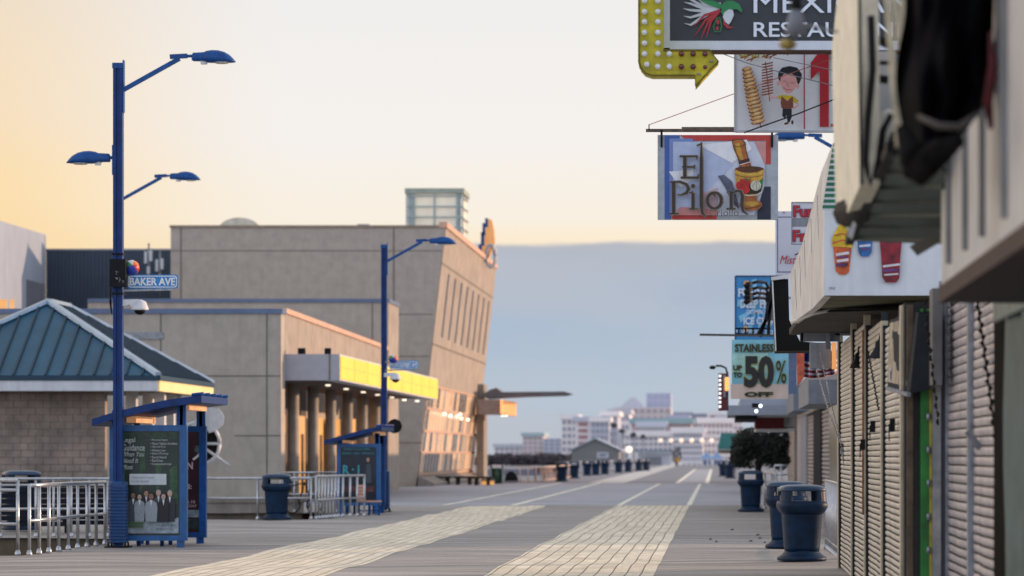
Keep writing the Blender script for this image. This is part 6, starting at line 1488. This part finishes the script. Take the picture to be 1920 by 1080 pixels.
# dark winter shrubs, one mass
mb = MB(); rg = random.Random(9); LS = [mat('scrub_a', (.095, .082, .095), .9, .2, 1), mat('scrub_b', (.075, .066, .078), .9, .2, 1)]
for i in range(70):
    px = 905 + i * 2.5; c = P(px, 861 + rg.uniform(-1, 3), 420 + rg.uniform(-8, 8)); leafball(mb, c, 1.0, 1.0, .62 + .2 * rg.random(), 60, .3, rg)
s_ = mb.build('scrub', LS); s_['kind'] = 'stuff'; s_['label'] = 'dark band of winter scrub behind the low wall'; s_['category'] = 'scrub'
struct(MB().box(W(880, 440), W(1075, 440), 440, 445, -.9, zq(858, 440)).build('hill', LS[0]))

# ------------------------------------------------------------------ distant hotels
def hotel(label, x0, x1, yt, yb, Y, wall, rows, cols, wm, roof=None, mode='window', gaps=None, group=None, dark=None):
    r = thing('distant_hotel', label, 'building', (W((x0 + x1) / 2, Y), Y, 0), group)
    a, b = P(x0, yb, Y), P(x1, yt, Y)
    MB().box(a.x, b.x, Y, Y + 22, -.9, b.z).build('wall', wall, r)
    W_, H_ = b.x - a.x, b.z - a.z; proto = None
    for i in range(rows):
        for j in range(cols):
            cw = W_ / cols; rh = H_ / rows; x = a.x + cw * (j + .22); z = a.z + rh * (i + .3)
            if proto is None:
                m = MB(); m.box(x, x + cw * .56, Y - .25, Y, z, z + rh * .5); proto = m.build('window', wm, r); bx_, bz_ = x, z
            else:
                c = proto.copy(); C.objects.link(c); c.location = (x - bx_, 0, z - bz_)
        if mode == 'balcony':
            MB().box(a.x - .2, b.x + .2, Y - 1.2, Y - .26, a.z + (H_ / rows) * i - .1, a.z + (H_ / rows) * i + .5).build('balcony', roof or wall, r)
    if roof: MB().box(a.x - .4, b.x + .4, Y - .8, Y + 23, b.z + .01, b.z + .9).build('roof', roof, r)
    return r
def hz_(n, c): return mat(n, lin(tuple(min(245, v + d_) for v, d_ in zip(c, (10, 2, -4)))), .8, .05, .15, emis=(.5, .54, .62), es=.13)  # distance haze painted in by pale tint and weak emission
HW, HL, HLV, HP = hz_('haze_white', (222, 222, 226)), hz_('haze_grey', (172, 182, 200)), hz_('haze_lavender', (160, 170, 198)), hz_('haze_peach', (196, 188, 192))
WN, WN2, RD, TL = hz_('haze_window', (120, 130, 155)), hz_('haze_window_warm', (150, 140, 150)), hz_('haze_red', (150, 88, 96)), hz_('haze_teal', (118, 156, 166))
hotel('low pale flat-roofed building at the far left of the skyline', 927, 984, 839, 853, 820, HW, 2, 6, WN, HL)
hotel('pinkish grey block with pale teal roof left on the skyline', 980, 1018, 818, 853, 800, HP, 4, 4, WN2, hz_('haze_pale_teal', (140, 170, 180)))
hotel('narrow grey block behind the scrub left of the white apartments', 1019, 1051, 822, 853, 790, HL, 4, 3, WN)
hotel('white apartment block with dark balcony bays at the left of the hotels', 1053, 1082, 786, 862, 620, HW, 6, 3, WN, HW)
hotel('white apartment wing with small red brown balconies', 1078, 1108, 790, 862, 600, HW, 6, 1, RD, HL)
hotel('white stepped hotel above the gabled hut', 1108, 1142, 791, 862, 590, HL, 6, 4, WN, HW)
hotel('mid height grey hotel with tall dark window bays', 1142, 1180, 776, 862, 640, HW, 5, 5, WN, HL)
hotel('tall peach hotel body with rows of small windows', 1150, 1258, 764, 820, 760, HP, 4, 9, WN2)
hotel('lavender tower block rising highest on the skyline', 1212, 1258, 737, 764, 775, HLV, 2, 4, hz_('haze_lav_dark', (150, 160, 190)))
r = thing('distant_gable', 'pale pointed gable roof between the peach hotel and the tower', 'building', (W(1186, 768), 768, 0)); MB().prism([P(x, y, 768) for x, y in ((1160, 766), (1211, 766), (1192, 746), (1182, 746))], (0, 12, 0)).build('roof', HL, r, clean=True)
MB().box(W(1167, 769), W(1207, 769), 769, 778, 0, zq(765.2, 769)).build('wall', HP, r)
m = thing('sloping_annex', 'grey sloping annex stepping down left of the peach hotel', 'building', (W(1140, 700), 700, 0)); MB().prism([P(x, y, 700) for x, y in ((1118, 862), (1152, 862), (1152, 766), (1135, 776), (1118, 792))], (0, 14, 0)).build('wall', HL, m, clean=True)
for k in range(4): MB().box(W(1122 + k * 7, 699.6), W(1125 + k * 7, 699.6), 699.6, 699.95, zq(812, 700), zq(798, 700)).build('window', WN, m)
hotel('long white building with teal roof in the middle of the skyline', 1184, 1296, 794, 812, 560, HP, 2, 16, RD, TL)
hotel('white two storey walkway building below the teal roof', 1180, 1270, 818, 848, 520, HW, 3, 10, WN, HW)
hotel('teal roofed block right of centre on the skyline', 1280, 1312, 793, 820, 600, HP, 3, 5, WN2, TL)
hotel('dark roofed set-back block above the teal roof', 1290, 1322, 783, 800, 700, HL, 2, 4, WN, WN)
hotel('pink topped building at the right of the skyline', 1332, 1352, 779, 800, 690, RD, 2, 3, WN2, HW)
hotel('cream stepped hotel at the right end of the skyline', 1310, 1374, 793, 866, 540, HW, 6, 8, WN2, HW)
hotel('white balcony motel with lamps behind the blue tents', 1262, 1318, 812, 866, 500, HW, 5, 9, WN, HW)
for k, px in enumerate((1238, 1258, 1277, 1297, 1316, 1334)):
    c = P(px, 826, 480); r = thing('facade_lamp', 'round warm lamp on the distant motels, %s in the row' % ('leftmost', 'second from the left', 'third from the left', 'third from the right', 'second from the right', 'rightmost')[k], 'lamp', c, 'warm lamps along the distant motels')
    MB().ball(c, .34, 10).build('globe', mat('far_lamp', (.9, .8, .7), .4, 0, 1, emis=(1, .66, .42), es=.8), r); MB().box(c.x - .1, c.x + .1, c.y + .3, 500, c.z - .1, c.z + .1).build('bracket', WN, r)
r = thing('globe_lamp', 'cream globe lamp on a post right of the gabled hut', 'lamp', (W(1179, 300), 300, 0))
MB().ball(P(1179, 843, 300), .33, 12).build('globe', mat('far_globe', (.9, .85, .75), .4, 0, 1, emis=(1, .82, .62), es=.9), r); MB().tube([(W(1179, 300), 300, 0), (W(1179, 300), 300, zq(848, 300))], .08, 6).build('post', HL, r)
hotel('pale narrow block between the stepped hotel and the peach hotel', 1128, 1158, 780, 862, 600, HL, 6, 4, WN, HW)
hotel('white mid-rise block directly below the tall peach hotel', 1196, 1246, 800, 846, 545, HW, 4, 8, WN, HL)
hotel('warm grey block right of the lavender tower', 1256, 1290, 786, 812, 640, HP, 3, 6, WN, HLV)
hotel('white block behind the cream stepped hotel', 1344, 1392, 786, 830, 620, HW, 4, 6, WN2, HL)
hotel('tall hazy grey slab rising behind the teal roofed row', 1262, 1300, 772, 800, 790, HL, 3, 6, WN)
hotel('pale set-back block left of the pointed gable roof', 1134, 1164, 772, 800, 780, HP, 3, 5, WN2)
# palm-like tall plants
PL = [mat('palm_dark', (.05, .055, .07), .8, .2, 1), mat('palm_mid', (.07, .085, .09), .8, .2, 1)]
for px, py, s, lb in ((1152, 797, 1.2, 'tallest of the four distant palms, leftmost'), (1166, 808, 1.0, 'second distant palm from the left'), (1188, 815, 1.2, 'third distant palm, leaning crown'), (1206, 818, 1.0, 'rightmost and shortest of the four distant palms')):
    Y = 380; c = P(px, py, Y); r = thing('palm_tree', lb, 'palm tree', (c.x, Y, 0), 'distant palms'); m = MB(); rg = random.Random(px)
    for k in range(16):
        a = rg.uniform(0, 2 * PI); l = s * rg.uniform(.35, .6); h = rg.uniform(-.1, .45); d = Vector((math.cos(a), math.sin(a), 0)); p0_, p1_, p2_ = c, c + d * l * .55 + Vector((0, 0, h * .5)), c + d * l + Vector((0, 0, h * .4 - .28)); sd_ = d.cross(Vector((0, 0, 1))) * .14
        m.m(k % 2); m.quad(p0_ - sd_ * .4, p0_ + sd_ * .4, p1_ + sd_, p1_ - sd_); m.quad(p1_ - sd_, p1_ + sd_, p2_ + sd_ * .2, p2_ - sd_ * .2)
    m.ball(c, .28 * s, 8); m.build('crown', PL, r)
    MB().tube([(c.x, Y, 0), (c.x + .1, Y, c.z * .6), c], [.14, .1, .08], 7).build('trunk', hz_('haze_trunk', (126, 128, 146)), r)
# tents and small things at the vanishing end
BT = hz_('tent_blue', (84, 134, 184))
for x0_, x1_, lb in ((1312, 1337, 'left blue peaked tent at the far end of the walk'), (1333, 1356, 'right blue peaked tent at the far end of the walk')):
    r = thing('peaked_tent', lb, 'tent', (W((x0_ + x1_) / 2, 440), 440, 0), 'blue tents'); xm_ = (x0_ + x1_) / 2; a, b = P(x0_, 860, 440), P(x1_, 860, 440); t = P(xm_, 847, 442)
    MB().add([(a.x, 440, a.z), (b.x, 440, a.z), (b.x, 444, a.z), (a.x, 444, a.z), t], [(0, 1, 4), (1, 2, 4), (2, 3, 4), (3, 0, 4), (3, 2, 1, 0)]).build('canopy', BT, r)
    for x in (a.x + .05, b.x - .05): MB().tube([(x, 440, 0), (x, 440, a.z)], .06, 6).build('pole', HW, r)
    MB().box(a.x + .3, b.x - .3, 441, 441.4, 0, .8).build('table', hz_('haze_blue', (70, 100, 150)), r)
r = thing('pier_roof', 'long teal roofed stand with dark underside at the end of the walk', 'building', (W(1228, 430), 430, 0))
MB().box(W(1190, 430), W(1262, 430), 430, 436, zq(848, 430), zq(844, 430)).build('roof', hz_('haze_deep_teal', (80, 110, 130)), r)
MB().box(W(1196, 432), W(1258, 432), 432, 436, 0, zq(849, 430)).build('wall', HL, r)
MB().box(W(1204, 431.8), W(1240, 431.8), 431.8, 431.95, 0, zq(857, 430)).build('opening', hz_('haze_opening', (90, 100, 116)), r)
r = thing('bare_tree', 'small dark tree beside the yellow sign at the end of the walk', 'tree', (W(1268, 400), 400, 0))
MB().tube([(W(1268, 400), 400, 0), (W(1268, 400), 400, 1.4)], .12, 6).build('trunk', PL[0], r); m = MB(); leafball(m, P(1268, 853, 400), .75, .75, 1.0, 220, .16); m.build('crown', PL, r)
r = thing('warning_sign', 'small yellow sign at the end of the walk', 'sign', (W(1271, 396), 396, 0))
c = P(1271, 862, 396); MB().prism([c + Vector(v) for v in ((-.38, 0, 0), (0, 0, -.38), (.38, 0, 0), (0, 0, .38))], (0, .05, 0)).build('plate', mat('sign_yellow', lin((206, 150, 30)), .5), r, clean=True); MB().tube([(c.x, 396.1, 0), (c.x, 396.1, c.z)], .05, 6).build('post', WN, r)
r = thing('crossing_barrier', 'low hazy barrier line across the end of the walk', 'barrier', (W(1300, 420), 420, 0))
for k in range(10): MB().box(W(1266 + k * 10, 420), W(1268 + k * 10, 420), 420, 420.2, 0, .9).build('post', HW, r)
MB().box(W(1264, 420), W(1362, 420), 419.9, 420, .75, .9).build('rail', hz_('haze_rail', (170, 176, 196)), r)
